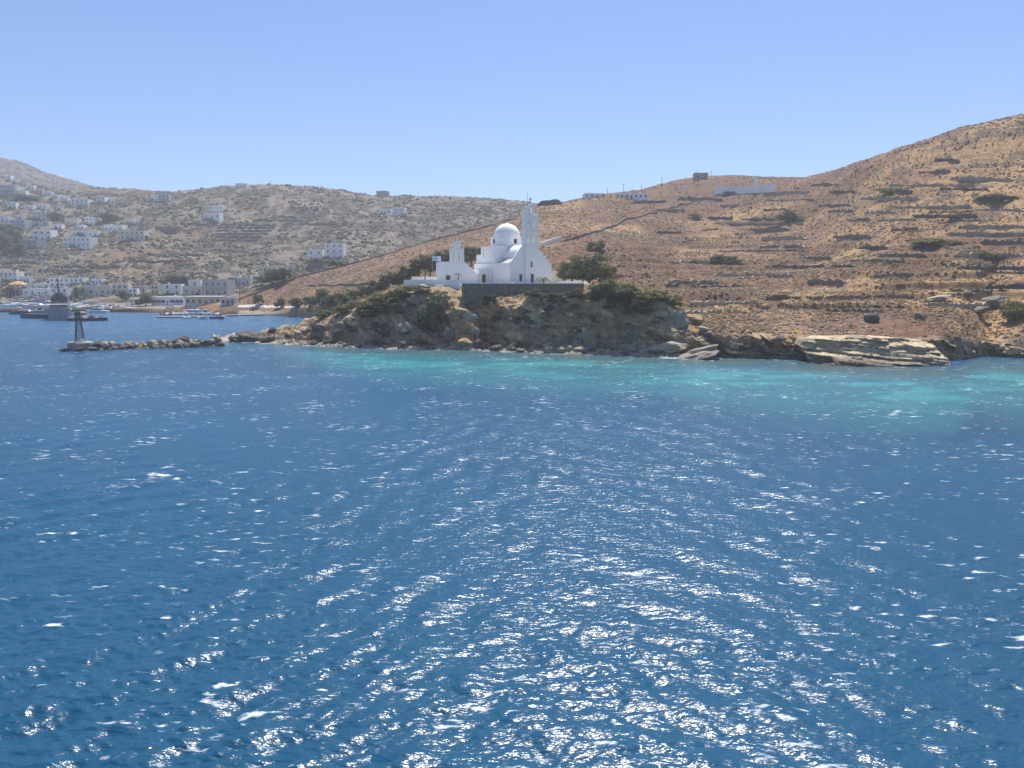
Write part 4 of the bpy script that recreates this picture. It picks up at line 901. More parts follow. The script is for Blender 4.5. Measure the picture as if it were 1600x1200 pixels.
# ---- scrub and loose stones: uncountable, instanced on points
def scatter(name, n, sampler, mat_, size, label, cat, flat=0.6, rough=0.5, sub=2, seed=0):
    r = np.random.default_rng(seed); pts, sc = sampler(r, n)
    me = bpy.data.meshes.new(name); me.vertices.add(len(pts)); me.vertices.foreach_set('co', pts.astype(np.float32).ravel())
    a = me.attributes.new('size', 'FLOAT', 'POINT'); a.data.foreach_set('value', (sc*size).astype(np.float32))
    o = link(name, me, mat_); tag(o, label, cat, kind='stuff')
    ng = bpy.data.node_groups.new(name, 'GeometryNodeTree'); ng.interface.new_socket('Geometry', in_out='INPUT', socket_type='NodeSocketGeometry'); ng.interface.new_socket('Geometry', in_out='OUTPUT', socket_type='NodeSocketGeometry')
    N = ng.nodes; L = ng.links; gi = N.new('NodeGroupInput'); go = N.new('NodeGroupOutput')
    ico = N.new('GeometryNodeMeshIcoSphere'); ico.inputs['Radius'].default_value = 0.5; ico.inputs['Subdivisions'].default_value = sub
    nz = N.new('ShaderNodeTexNoise'); nz.inputs['Scale'].default_value = 3.1+seed*0.13; nz.inputs['Detail'].default_value = 3
    sub1 = N.new('ShaderNodeVectorMath'); sub1.operation = 'SUBTRACT'; sub1.inputs[1].default_value = (0.5, 0.5, 0.5); L.new(nz.outputs['Color'], sub1.inputs[0])
    scl = N.new('ShaderNodeVectorMath'); scl.operation = 'SCALE'; scl.inputs['Scale'].default_value = rough*1.8; L.new(sub1.outputs[0], scl.inputs[0])
    sp = N.new('GeometryNodeSetPosition'); L.new(ico.outputs['Mesh'], sp.inputs['Geometry']); L.new(scl.outputs[0], sp.inputs['Offset'])
    tf = N.new('GeometryNodeTransform'); tf.inputs['Scale'].default_value = (1, 1, flat); L.new(sp.outputs[0], tf.inputs['Geometry'])
    sm = N.new('GeometryNodeSetMaterial'); sm.inputs['Material'].default_value = mat_; L.new(tf.outputs[0], sm.inputs['Geometry'])
    iop = N.new('GeometryNodeInstanceOnPoints'); L.new(gi.outputs[0], iop.inputs['Points']); L.new(sm.outputs[0], iop.inputs['Instance'])
    rv = N.new('FunctionNodeRandomValue'); rv.data_type = 'FLOAT_VECTOR'; rv.inputs[0].default_value = (-0.3, -0.3, 0); rv.inputs[1].default_value = (0.3, 0.3, 6.28); L.new(rv.outputs[0], iop.inputs['Rotation'])
    na = N.new('GeometryNodeInputNamedAttribute'); na.data_type = 'FLOAT'; na.inputs['Name'].default_value = 'size'; L.new(na.outputs[0], iop.inputs['Scale'])
    L.new(iop.outputs[0], go.inputs[0])
    md = o.modifiers.new('scatter', 'NODES'); md.node_group = ng
def rand_mat(name, cols, rough=0.95):
    m = bpy.data.materials.new(name); m.use_nodes = True; N = m.node_tree.nodes; L = m.node_tree.links; b = N['Principled BSDF']
    b.inputs['Roughness'].default_value = rough; b.inputs['Specular IOR Level'].default_value = 0.1
    oi = N.new('ShaderNodeObjectInfo'); cr = N.new('ShaderNodeValToRGB'); L.new(oi.outputs['Random'], cr.inputs[0])
    e = cr.color_ramp.elements; e[0].position = 0; e[0].color = (*cols[0], 1); e[1].position = 1; e[1].color = (*cols[-1], 1)
    for i, c in enumerate(cols[1:-1]): k = e.new((i+1)/(len(cols)-1)); k.color = (*c, 1)
    L.new(cr.outputs[0], b.inputs['Base Color']); return m
_lead = lead
def field(lo, hi, sel, thr, seed_n, ulo=-0.78, uhi=0.78, smin=0.5, smax=1.3, grow=0.0):
    def f(r, n):
        P_, S_ = [], []; got = 0
        while got < n:
            m = 20000; u = r.uniform(ulo, uhi, m); y = np.exp(r.uniform(math.log(lo), math.log(hi), m)); x = u*y
            ia = np.clip(np.searchsorted(U, u), 0, len(U)-1); ib = np.clip(np.searchsorted(YR, y), 0, len(YR)-1)
            z = terrain_z(x, y); ok = np.isin(_lead[ia, ib], sel) & (z > 1.3) & ~((x > -26) & (x < 19) & (y > 157.5) & (y < 192))
            ok &= (steep[ia, ib]*near[ia, ib] < 0.6)
            ok &= fbm(x/14, y/14, 3, seed_n)+r.normal(0, 0.18, m) > thr
            s = (smin+(smax-smin)*r.random(m)**2)*(1+grow*np.clip((y-150)/300, 0, 3))
            P_.append(np.stack([x, y, z+0.05*s], axis=1)[ok]); S_.append(s[ok]); got += ok.sum()
        return np.concatenate(P_)[:n], np.concatenate(S_)[:n]
    return f
scrub_m = rand_mat('dry_scrub_leaf', [(0.17, 0.118, 0.078), (0.23, 0.155, 0.09), (0.28, 0.185, 0.095), (0.16, 0.13, 0.075), (0.21, 0.135, 0.095)])
grass_m = rand_mat('dry_grass_tuft', [(0.34, 0.245, 0.135), (0.26, 0.18, 0.10), (0.30, 0.225, 0.14), (0.21, 0.145, 0.09)])
maq_m = rand_mat('maquis_leaf', [(0.085, 0.085, 0.055), (0.12, 0.112, 0.07), (0.14, 0.115, 0.082), (0.075, 0.078, 0.05)])
stone_m = rand_mat('loose_stone', [(0.40, 0.35, 0.28), (0.28, 0.24, 0.20), (0.48, 0.43, 0.35), (0.22, 0.19, 0.165)])
scatter('dry_scrub', 19000, field(128, 480, [2, 3], -0.12, 201, -0.36, 0.8, 0.3, 0.95, 0.45), scrub_m, 1.0, 'brown dry thorny scrub covering the right hill', 'scrub', 0.62, 0.55, 2, 1)
scatter('dry_grass', 28000, field(128, 420, [2, 3], -0.05, 207, -0.36, 0.8, 0.3, 0.8, 0.4), grass_m, 0.9, 'straw-coloured dry grass tufts on the hillside', 'grass', 0.55, 0.7, 2, 2)
scatter('maquis', 15000, field(400, 860, [0, 1], 0.0, 211, -0.8, 0.15, 1.0, 3.2, 0.12), maq_m, 1.0, 'dark low maquis bushes dotting the village hillside', 'scrub', 0.6, 0.5, 2, 3)
scatter('mountain_scrub', 5000, field(900, 1560, [0], -0.1, 219, -0.85, -0.3, 3.0, 8.0, 0.0), maq_m, 1.0, 'sparse scrub on the far-left mountain slope', 'scrub', 0.4, 0.5, 1, 7)
scatter('hillside_stones', 6000, field(400, 860, [0, 1], -0.02, 213, -0.8, 0.15, 0.7, 2.6, 0.12), stone_m, 1.0, 'pale outcropping stones strewn over the village hillside', 'stones', 0.5, 0.45, 1, 4)
scatter('spur_stones', 9000, field(135, 430, [2], 0.05, 217, -0.36, 0.5, 0.25, 0.85, 0.5), stone_m, 0.9, 'loose pale stones scattered on the brown spur', 'stones', 0.6, 0.45, 1, 5)
def beach_pts(r, n):
    px = r.uniform(430, 1600, n*6); s = np.array([1.0]*len(px)); Y = np.interp(px, [430, 600, 800, 1000, 1130, 1290, 1500, 1530, 1600], [163, 151, 146, 139, 133, 128, 129, 133, 132])+r.uniform(-2.0, 4.5, n*6)
    x = (px-800)/FPX*Y; z = terrain_z(x, Y); ok = (z > -0.15) & (z < 1.3)
    x, Y, z = x[ok][:n], Y[ok][:n], z[ok][:n]; return np.stack([x, Y, z], axis=1), 0.15+0.75*r.random(len(x))**3
scatter('shingle', 5000, beach_pts, rand_mat('shingle_stone', [(0.42, 0.37, 0.29), (0.30, 0.26, 0.21), (0.50, 0.45, 0.36), (0.16, 0.14, 0.125)]), 1.0, 'pale shingle and cobbles along the foot of the cliff', 'shingle', 0.6, 0.5, 1, 6)

# ------------------------------------------------------------------ boulders
def rock_mesh(seed, m, sub=3):
    import bmesh
    bm = bmesh.new(); bmesh.ops.create_icosphere(bm, subdivisions=sub, radius=0.5); r = np.random.default_rng(seed)
    co = np.array([v.co[:] for v in bm.verts])
    for _ in range(9):                                # chop flat facets
        d = r.normal(size=3); d /= np.linalg.norm(d); k = co@d; lim = r.uniform(0.24, 0.42); over = k > lim
        co[over] -= np.outer(k[over]-lim, d)
    n = co/np.linalg.norm(co, axis=1)[:, None]
    co += n*(fbm(n[:, 0]*2.2+seed, n[:, 1]*2.2+n[:, 2]*1.7, 3, seed % 50)*0.13)[:, None]
    for v, c in zip(bm.verts, co): v.co = c
    me = bpy.data.meshes.new('boulder'); bm.to_mesh(me); bm.free(); me.materials.append(m); return me
ROCK = {k: [rock_mesh(s*5+i*31, m) for s in range(4)] for i, (k, m) in enumerate((('pale', stone_p), ('dark', stone_d), ('ochre', stone_o), ('mid', stone)))}
_rc = [0]
def boulder(px, py, wpx, hpx, kind, label, group=None, Y=None, dep=0.9, tilt=None, z=None):
    """py = foot of the rock"""
    if Y is None: Y = hit(px, py)[1] if hit(px, py) and hit(px, py)[1] < 200 else sea_Y(py)
    x, y, zz = P(px, py, Y); k = Y/FPX; i = _rc[0]; _rc[0] += 1; r = random.Random(i*13+5)
    o = link('boulder', ROCK[kind][i % 4]); w, h = wpx*k*1.22, hpx*k*1.3
    o.location = (x, y+w*dep*0.3, zz+h*0.36); o.scale = (w, w*dep, h); t = tilt if tilt is not None else r.uniform(-0.3, 0.3)
    o.rotation_euler = (r.uniform(-0.25, 0.25), t, r.uniform(-0.4, 0.4)); return tag(o, label, 'rock', group)
# named rocks along the cliff foot
for a in ((727, 545, 22, 18, 'ochre', 'orange-ochre boulder on the shingle below the retaining wall'), (744, 545, 18, 15, 'dark', 'round dark boulder beside the orange one'), (759, 546, 20, 9, 'dark', 'flat dark boulder right of the round dark one'), (776, 549, 18, 8, 'dark', 'low dark rock at the water right of the flat one'),
          (590, 541, 20, 15, 'dark', 'big rounded dark boulder at the foot of the headland cliff'), (627, 543, 14, 10, 'dark', 'dark boulder under the leaning slab'), (525, 537, 14, 22, 'dark', 'upright grey block standing against the headland foot'), (610, 532, 44, 10, 'pale', 'long pale slab leaning up against the headland cliff'),
          (918, 546, 22, 40, 'pale', 'tall pointed pale rock at the foot of the dark cliff'), (909, 552, 24, 8, 'pale', 'flat pale rock at the water below the pointed rock'), (816, 551, 20, 6, 'dark', 'flat dark rock awash left of the pointed rock'), (857, 546, 14, 10, 'pale', 'pale boulder on the shingle under the shaded cliff'), (962, 548, 12, 6, 'pale', 'small pale rock on the shingle right of the pointed rock'), (992, 546, 10, 9, 'pale', 'light grey upright stone near the cream mound'),
          (1048, 556, 58, 20, 'pale', 'cream rock mound at the foot of the low cliff'), (1098, 563, 70, 17, 'pale', 'long tilted pale slab running into the water'), (1145, 553, 30, 13, 'ochre', 'yellowish slab under the low cliff'), (1176, 567, 62, 13, 'ochre', 'low pinkish rounded rock at the waterline'), (1250, 553, 46, 16, 'pale', 'ragged pale ledge in the middle of the low cliff'), (1328, 577, 80, 18, 'mid', 'brown wave-worn rock in front of the layered outcrop'),
          (1535, 560, 22, 12, 'pale', 'pale boulder in the cove right of the layered outcrop'), (1560, 558, 20, 9, 'mid', 'brown boulder in the cove'), (1588, 566, 24, 10, 'mid', 'large brown rock at the right edge of the cove'), (1548, 546, 16, 8, 'pale', 'small pale block at the back of the cove'), (1515, 555, 16, 10, 'pale', 'pale block against the right end of the layered outcrop'),
          (1100, 520, 20, 8, 'pale', 'pale rock on top of the low cliff edge'), (1440, 500, 16, 12, 'mid', 'grey boulder on the slope above the layered outcrop'), (1365, 505, 20, 14, 'dark', 'dark block on the slope above the layered outcrop')):
    boulder(*a)
for p, q, w, h, k, l in ((640, 534, 30, 34, 'pale', 'sunlit pale crag left of the large cliff shrub'), (652, 508, 26, 20, 'ochre', 'ochre crag above the pale one by the large cliff shrub'), (712, 498, 34, 22, 'ochre', 'ochre crag at the top of the sunlit buttress'), (733, 516, 30, 26, 'pale', 'pale crag halfway down the sunlit buttress'), (708, 534, 30, 22, 'mid', 'grey brown crag low on the sunlit buttress'), (742, 534, 18, 20, 'pale', 'pale crag at the right foot of the sunlit buttress'),
          (806, 492, 36, 16, 'pale', 'pale crag on the brow right of the gully'), (833, 524, 28, 16, 'pale', 'pale broken crag in the middle of the shaded cliff'), (846, 505, 20, 12, 'mid', 'small crag above the pale broken one in the shaded cliff'), (900, 482, 32, 16, 'ochre', 'ochre crag below the right end of the retaining wall'), (886, 500, 18, 12, 'pale', 'small pale crag under the ochre one'), (1062, 512, 34, 24, 'pale', 'pale crumbling crag at the right end of the dark cliff'), (1085, 505, 24, 14, 'ochre', 'ochre crag on the low cliff top'),
          (603, 508, 22, 12, 'pale', 'pale crag at the brow of the shaded headland cliff'), (556, 522, 26, 16, 'mid', 'grey crag on the left headland face'), (500, 522, 30, 16, 'mid', 'grey brown crag on the low left headland'), (468, 527, 24, 12, 'pale', 'pale crag near the headland tip'), (1215, 540, 30, 14, 'mid', 'grey crag in the shadowed low cliff'), (1470, 472, 36, 9, 'pale', 'flat pale crag on the slope above the cove'), (1530, 492, 40, 12, 'mid', 'low crag beside the big green shrub above the cove'), (1560, 474, 50, 12, 'mid', 'wide low crag above the cove'), (1510, 464, 34, 9, 'mid', 'upper grey crag above the cove')):
    boulder(p, q, w, h, k, l, 'crags in the sea cliff', dep=0.7)
rb = random.Random(4)
def nth(i): return f"{i}{'th' if 10 <= i % 100 <= 20 else {1: 'st', 2: 'nd', 3: 'rd'}.get(i % 10, 'th')}"
tone = {'pale': 'pale', 'mid': 'grey brown', 'dark': 'dark', 'ochre': 'ochre'}
for i in range(46):
    p = 440+(i+rb.uniform(0.1, 0.9))*570/46; q = float(np.interp(p, [a for a, b in shore3], [b for a, b in shore3]))-rb.uniform(-0.5, 6)
    s = rb.uniform(6, 15); k = rb.choice(['pale', 'mid', 'dark', 'pale']); boulder(p, q, s, s*rb.uniform(0.4, 0.75), k, f'small {tone[k]} boulder, {nth(i+1)} from the left on the shingle below the headland cliff', 'small boulders along the cliff foot')
for i in range(14):
    p = 1505+(i+rb.random())*95/14; s = rb.uniform(7, 15); k = rb.choice(['pale', 'mid']); boulder(p, rb.uniform(552, 566), s, s*0.6, k, f'small {tone[k]} boulder, {nth(i+1)} from the layered outcrop in the right-hand cove', 'small boulders in the cove')
# breakwater: boulders heaped along a line in the water
for row, (dz, dy, n) in enumerate(((-0.35, -1.5, 32), (-0.2, 1.5, 24), (0.15, -0.3, 30), (0.5, 0.3, 22))):
    for i in range(n):
        f = (i+0.5+rb.uniform(-0.3, 0.3))/n
        if row == 3 and not 0.12 < f < 0.98: continue
        p = 140+f*203; Y = float(np.interp(p, [140, 343], [151, 159]))+dy+rb.uniform(-0.4, 0.4); s = rb.choice([7, 9, 11, 13, 16])*rb.uniform(0.85, 1.15)*(0.85 if row == 3 else 1)
        k = ('pale', 'pale', 'mid', 'dark', 'pale', 'ochre')[rb.randrange(6)] if row else ('dark', 'mid', 'mid')[rb.randrange(3)]
        py = 435.4+(CAMH-(dz*(0.6+0.6*f)-0.35))/Y*1144
        boulder(p, py, s, s*rb.uniform(0.6, 0.85), k, f"{tone[k]} boulder, {nth(i+1)} from the beacon in the {('front waterline', 'rear waterline', 'middle', 'topmost')[row]} row of the breakwater", 'breakwater boulders', Y=Y)
for p, q, w, h, k, l in ((385, 534, 42, 13, 'dark', 'large dark rock between breakwater and headland'), (368, 534, 22, 10, 'mid', 'brown rock left of the large dark one off the headland'), (412, 535, 24, 9, 'dark', 'dark rock at the tip of the headland'), (398, 527, 20, 8, 'mid', 'rock behind the large dark one off the headland tip'), (425, 522, 14, 9, 'dark', 'small dark rock on the headland tip')):
    boulder(p, q, w, h, k, l)
for p, q, w, l in ((99, 549, 14, 'leftmost wet dark rock off the beacon plinth'), (120, 549, 14, 'wet dark rock at the front of the beacon plinth'), (143, 548, 14, 'wet dark rock at the right foot of the beacon plinth')): boulder(p, q, w, 5, 'dark', l, 'wet rocks round the beacon plinth')

# layered outcrop in front of the right-hand cove
def outcrop():
    Y0 = 121.5; k = Y0/FPX; xc = (1398-800)*k; nx, nz, nt = 150, 46, 16
    X = np.linspace(-12.2, 12.0, nx)[:, None]; Hx = np.interp(X[:, 0], [-12.2, -11.6, -9, -3, 4, 8.5, 10.5, 11.6, 12.0], [2.6, 3.9, 4.3, 4.5, 4.2, 3.6, 2.9, 2.1, 0.9])[:, None]
    T = np.linspace(0, 1, nz)[None, :]; Z = -0.8+(Hx+0.8)*T; S = Z+0.075*X+0.35*fbm(X/5+0*Z, Z/3, 2, 402)
    lay = np.floor(S/0.44); fr = S/0.44-lay
    led = (_h(lay.astype(np.int64)+40, np.floor(X/7+lay*0.31).astype(np.int64)+90, 9)-0.45)*1.3
    front = -3.0+np.interp(X[:, 0], [-12.2, -11, -7, 0, 7, 10.5, 12.0], [3.4, 1.2, 0.2, 0.0, 0.3, 1.5, 3.6])[:, None]
    und = -1.5*np.exp(-((Z-1.6+0.09*X)/0.75)**2)*(1-sstep(-2, 6, X))          # shaded overhang on the left
    Yf = front-1.6+5.8*T**1.15-led*0.95+0.22*(fr**2)-und+0.6*fbm(X/2.6, S/0.6, 3, 405)+0.25*fbm(X/0.6, S/0.25, 3, 409)+0.7*(_h(np.floor(X/3.1+S*0.2).astype(np.int64)+50, np.floor(S/1.3).astype(np.int64)+50, 23)-0.5)
    G = np.linspace(0, 1, nt)[None, 1:]; Yt = Yf[:, -1:]+G*6.5; Zt = Z[:, -1:]+G*0.5-0.8*G**2+0.25*fbm(X/2, Yt/2, 3, 412)
    Xa = np.concatenate([np.broadcast_to(X, Z.shape), np.broadcast_to(X, Yt.shape)], axis=1); Ya = np.concatenate([Yf, Yt], axis=1); Za = np.concatenate([Z, Zt], axis=1)
    Sa = Za+0.075*Xa; n, m = Xa.shape; idx = np.arange(n*m).reshape(n, m); q = np.stack([idx[:-1, :-1], idx[1:, :-1], idx[1:, 1:], idx[:-1, 1:]], axis=-1).reshape(-1, 4)
    me = mesh_np('rock_outcrop', np.stack([Xa, Ya, Za], axis=-1).reshape(-1, 3), q)
    c = mixc(np.broadcast_to(np.array((0.52, 0.42, 0.27)), Xa.shape+(3,)).copy(), (0.30, 0.25, 0.19), sstep(0.0, 0.35, fbm(Xa/3, Sa/0.4, 4, 415)))
    c = mixc(c, (0.17, 0.14, 0.115), 1-sstep(0.2, 1.3, Za+0.06*Xa-0.3*fbm(Xa/2, Za, 2, 418)))
    ca = me.color_attributes.new('ground', 'FLOAT_COLOR', 'POINT'); cc = np.ones((n*m, 4), np.float32); cc[:, :3] = c.reshape(-1, 3); ca.data.foreach_set('color', cc.ravel())
    o = link('rock_outcrop', me, ground_m); o.location = (xc, Y0+3.6, 0); tag(o, 'big cream layered rock outcrop jutting into the water on the right', 'rock')
outcrop()

# ------------------------------------------------------------------ dry stone terrace walls
WL = [(1460, 1500, 252), (1435, 1485, 271), (1485, 1583, 282), (1297, 1337, 302), (1268, 1310, 290), (1345, 1437, 312), (1400, 1425, 301), (1280, 1330, 323), (1395, 1518, 326), (1530, 1592, 311), (1295, 1335, 332), (1352, 1402, 334), (1428, 1527, 340), (1325, 1360, 346), (1372, 1432, 346), (1200, 1232, 360), (1392, 1435, 361), (1497, 1610, 357), (1200, 1255, 374), (1302, 1362, 372), (1482, 1610, 368), (1417, 1437, 378), (1532, 1610, 381), (1225, 1257, 387), (1342, 1387, 389), (1375, 1445, 401), (1490, 1610, 401), (1495, 1610, 421), (1367, 1422, 432), (1200, 1240, 433),
      (1025, 1065, 365), (1097, 1122, 361), (1072, 1097, 378), (1105, 1145, 342), (1160, 1212, 344), (1125, 1155, 323), (1192, 1230, 329), (1170, 1227, 361), (1190, 1260, 374), (1187, 1217, 388), (1225, 1260, 388), (1115, 1240, 432), (1040, 1060, 447), (1087, 1162, 450), (1077, 1190, 476), (1197, 1250, 467), (1262, 1320, 442), (1440, 1500, 380), (1540, 1605, 450), (1250, 1300, 405), (1020, 1070, 330), (985, 1040, 318), (1060, 1130, 312)]
_rw = random.Random(21)
for _k in range(44):
    _q = 292+_k*4.6+_rw.uniform(-2, 2); _l = _rw.uniform(50, 170); _a = _rw.uniform(1010 if _q > 330 else 1180, 1590-_l*0.6)
    if _q < np.interp(_a+_l/2, [1010, 1255, 1300, 1400, 1500, 1600], [318, 300, 288, 256, 222, 200]): continue
    if not any(abs(_q-w[2]) < 5 and _a < w[1] and _a+_l > w[0] for w in WL): WL.append((_a, _a+_l, _q))
def ground_line(p0, p1, q0, q1, step=6, wob=1.2, seed=0):
    r = random.Random(seed); n = max(4, int(abs(p1-p0)/step)); out = []
    c = hit((p0+p1)/2, (q0+q1)/2)
    for i in range(n+1):
        f = i/n; h = hit(p0+(p1-p0)*f, q0+(q1-q0)*f+r.uniform(-0.4, 0.4))
        if h: out.append(h)
    if len(out) > 4:                                   # keep the line smooth in plan
        a = np.array(out); yy = a[:, 1].copy()
        for _ in range(3): yy[1:-1] = (yy[:-2]+yy[1:-1]*2+yy[2:])/4
        u = a[:, 0]/a[:, 1]; a[:, 0] = u*yy; a[:, 1] = yy; a[:, 2] = terrain_z(a[:, 0], a[:, 1]); out = [tuple(v) for v in a]
    return out
seen = {}
for i, (a, b, q) in enumerate(((345, 425, 353), (340, 430, 357.5), (338, 425, 362), (335, 420, 367), (332, 410, 372), (330, 405, 377), (395, 470, 346), (470, 540, 352), (0, 60, 412), (0, 50, 419), (60, 145, 425), (105, 190, 418), (200, 290, 410), (230, 320, 400), (20, 90, 400), (280, 340, 352))):
    pts = ground_line(a, b, q, q+0.5, 4, seed=i+200)
    if len(pts) > 3: wall_run('terrace_wall', pts, 1.3, 0.8, stone if i % 2 else stone_d, f'{nth(i+1)} low terrace wall '+('of the stacked terraces below the lone stepped house' if i < 6 else 'on the village hillside above the harbour'), 'wall', jit=0.3, base=1.0, group='terrace walls on the village hillside', seed=i+70)
for i, (a, b, q) in enumerate(WL):
    pts = ground_line(a, b, q, q+random.Random(i).uniform(-2, 2), 3, seed=i)
    if len(pts) < 3: continue
    L = b-a; ln = 'long' if L > 85 else 'short' if L < 42 else 'medium-length'
    vb = 'high under the skyline' if q < 315 else 'on the upper slope' if q < 350 else 'on the middle slope' if q < 395 else 'on the lower slope' if q < 440 else 'just above the low sea cliff'
    hb = 'behind the church trees' if a < 1075 else 'below the white hilltop wall' if a < 1180 else 'near the round dark shrub' if a < 1290 else 'right of the round dark shrub' if a < 1400 else 'towards the right edge' if a < 1480 else 'at the right edge'
    l = f'{ln} dark dry stone terrace wall {vb} {hb}'; seen[l] = seen.get(l, 0)+1
    if seen[l] > 1: l = l.replace(' dark dry', ' '+nth(seen[l])+' dark dry')
    wall_run('terrace_wall', pts, (random.Random(i).uniform(0.55, 1.05) if i < 53 else random.Random(i).uniform(0.3, 0.6))*(0.9+0.25*sstep(160, 320, pts[0][1])), 0.7, (stone_d, stone, stone_p)[i % 3], l, 'wall', jit=0.32, base=0.8, group='dry stone terrace walls', seed=i)
for pl, h, m, l in (([(453, 436), (538, 415), (594, 400), (657, 380), (755, 355), (815, 338)], 0.6, stone, 'long thin field wall along the crest of the brown spur'),
                    ([(876, 377), (905, 370), (935, 362), (985, 342), (1070, 319), (1116, 307)], 0.8, stone, 'long diagonal field wall climbing from the church to the white hilltop wall'),
                    ([(482, 446), (560, 445), (640, 440)], 0.5, stone, 'faint field wall crossing the lower brown spur'),
                    ([(366, 470), (400, 458), (453, 437)], 0.6, stone, 'field wall rising from the boathouse to the spur crest')):
    pts = []
    for (a, b), (c, d) in zip(pl[:-1], pl[1:]): pts += ground_line(a, c, b+1, d+1, 7)[:-1]
    pts = [p for j, p in enumerate(pts) if j == 0 or abs(p[1]-pts[j-1][1]) < 60]
    wall_run('field_wall', pts, h, 0.7, m, l, 'wall', jit=0.25, base=0.8, seed=3)
wall_run('lane_wall', ground_line(846, 876, 385, 376, 5), 1.5, 0.4, white, 'short whitewashed lane wall rising right of the bell tower', 'wall', base=0.8)
def white_hill_wall():
    a = hit(1116, 306); pts = ground_line(1116, 1212, 305, 300, 8)
    o = wall_run('enclosure_wall', pts, 3.8, 0.5, white, 'long whitewashed enclosure wall on the hilltop', 'wall', base=1.5)
    x, y, z = pts[int(len(pts)*0.68)]; t = empty('gate_belfry', (x, y-0.2, z+3.8), 0, 'small white belfry on top of the hilltop enclosure wall', 'belfry')
    m = MB(); arch_panel(m, -1.2, 1.2, 0, 0.6, 0.0, 2.6, [(0, 0.8, 0.3, 1.5)]); m.build('gable', white, t); m = MB(); m.box(0, 0.3, 2.603, 1.4, 0.55, 0.8, top=0.5); m.build('pinnacle', white, t)
white_hill_wall()
wall_run('ruined_wall', ground_line(840, 878, 322, 319, 6), 2.6, 0.8, stone_d, 'roofless dark stone ruin wall on the ridge behind the bell tower', 'wall', jit=0.3, base=1)
wall_run('enclosure_wall', ground_line(1192, 1264, 306, 301, 8), 1.2, 0.6, stone_p, 'pale stone wall on the crest right of the hilltop enclosure', 'wall', jit=0.2, base=1)

# ------------------------------------------------------------------ poles
def pole(px, py, h, label, arm=True, ymin=0):
    p = hit(px, py, ymin)
    if not p: return
    t = empty('utility_pole', p, 0.4, label, 'utility pole'); MB().tube((0, 0, -0.6), (0, 0, h), 0.16, 0.10, 8).build('pole', wood, t)
    if arm:
        MB().box(0, 0, h-0.7, 1.8, 0.12, 0.12).build('crossarm', wood, t)
        for s in (-0.75, 0.75): MB().box(s, 0, h-0.578, 0.1, 0.1, 0.22).build('insulator', gel, t)
for p, q, h, l in ((423, 294, 7.5, 'utility pole on the skyline right of the small skyline house'), (502, 297.5, 6, 'utility pole on the skyline above the terraces'), (580, 309.5, 7, 'utility pole left of the skyline stone house'), (654, 312.5, 7.5, 'utility pole right of the far blue peak'), (704, 313.5, 6, 'utility pole on the skyline above the chapel'),
                   (949, 306, 4, 'first utility pole on the right-hand ridge'), (974, 303, 6, 'tall utility pole by the long white ridge building'), (1002, 300, 4, 'utility pole above the long white ridge building'), (1034, 291, 5.5, 'utility pole halfway up the right-hand ridge'), (1111, 279, 4.5, 'utility pole right of the hilltop cottage'), (657, 408, 5, 'wooden pole on the slope left of the flag'), (375, 474, 9, 'tall pole behind the boathouse'), (318, 464, 9, 'pole in front of the big arched house'), (323, 464, 9.5, 'second pole in front of the big arched house')):
    pole(p, q, h, l, arm=q < 400)

# ------------------------------------------------------------------ beacon
def beacon():
    Y = 150.5; x, y, _ = P(126, 545, Y); t = empty('beacon', (x, y, 0.1), R(20), 'skeletal steel harbour beacon on a round concrete plinth at the breakwater end', 'beacon')
    MB().lathe([(0.0, -1), (2.4, -1), (2.35, 1.3), (2.2, 1.5), (0, 1.5)], 28).build('plinth', conc, t)
    H = 6.4; fr = MB(); leg = lambda sx, sy, f: (sx*(0.78-0.5*f), sy*(0.78-0.5*f), 1.2+H*f)
    for sx in (-1, 1):
        for sy in (-1, 1): MB().tube(leg(sx, sy, 0), leg(sx, sy, 1), 0.075, 0.06, 6).build('leg', dgrey, t)
    for k in range(6):
        f0, f1 = k/6, (k+1)/6; c = ((-1, -1), (1, -1), (1, 1), (-1, 1)); b = MB()
        for i in range(4):
            a, d = c[i], c[(i+1) % 4]; b.tube(leg(*a, f0), leg(*d, f1), 0.035, n=4); b.tube(leg(*d, f0), leg(*a, f1), 0.035, n=4); b.tube(leg(*a, f1), leg(*d, f1), 0.035, n=4)
        b.build('brace', dgrey, t)
    MB().box(0, 0, 1.2+H, 0.9, 0.9, 0.12).build('platform', greyp, t)
    l = MB(); l.lathe([(0.2, 1.32+H), (0.2, 1.75+H), (0.26, 1.8+H), (0.05, 2.05+H)], 12); l.build('lantern', mat('green_lens', (0.05, 0.25, 0.12), 0.3), t)
    MB().box(0.5, -0.6, 1.2, 0.6, 0.45, 0.95).build('battery_box', gel, t)
    p = MB(); 
    for z in np.arange(1.6, 1.2+H, 0.42): p.tube((-0.2, -0.78+0.5*(z-1.2)/H, z), (0.2, -0.78+0.5*(z-1.2)/H, z), 0.02, n=4)
    p.build('ladder', greyp, t)
beacon()

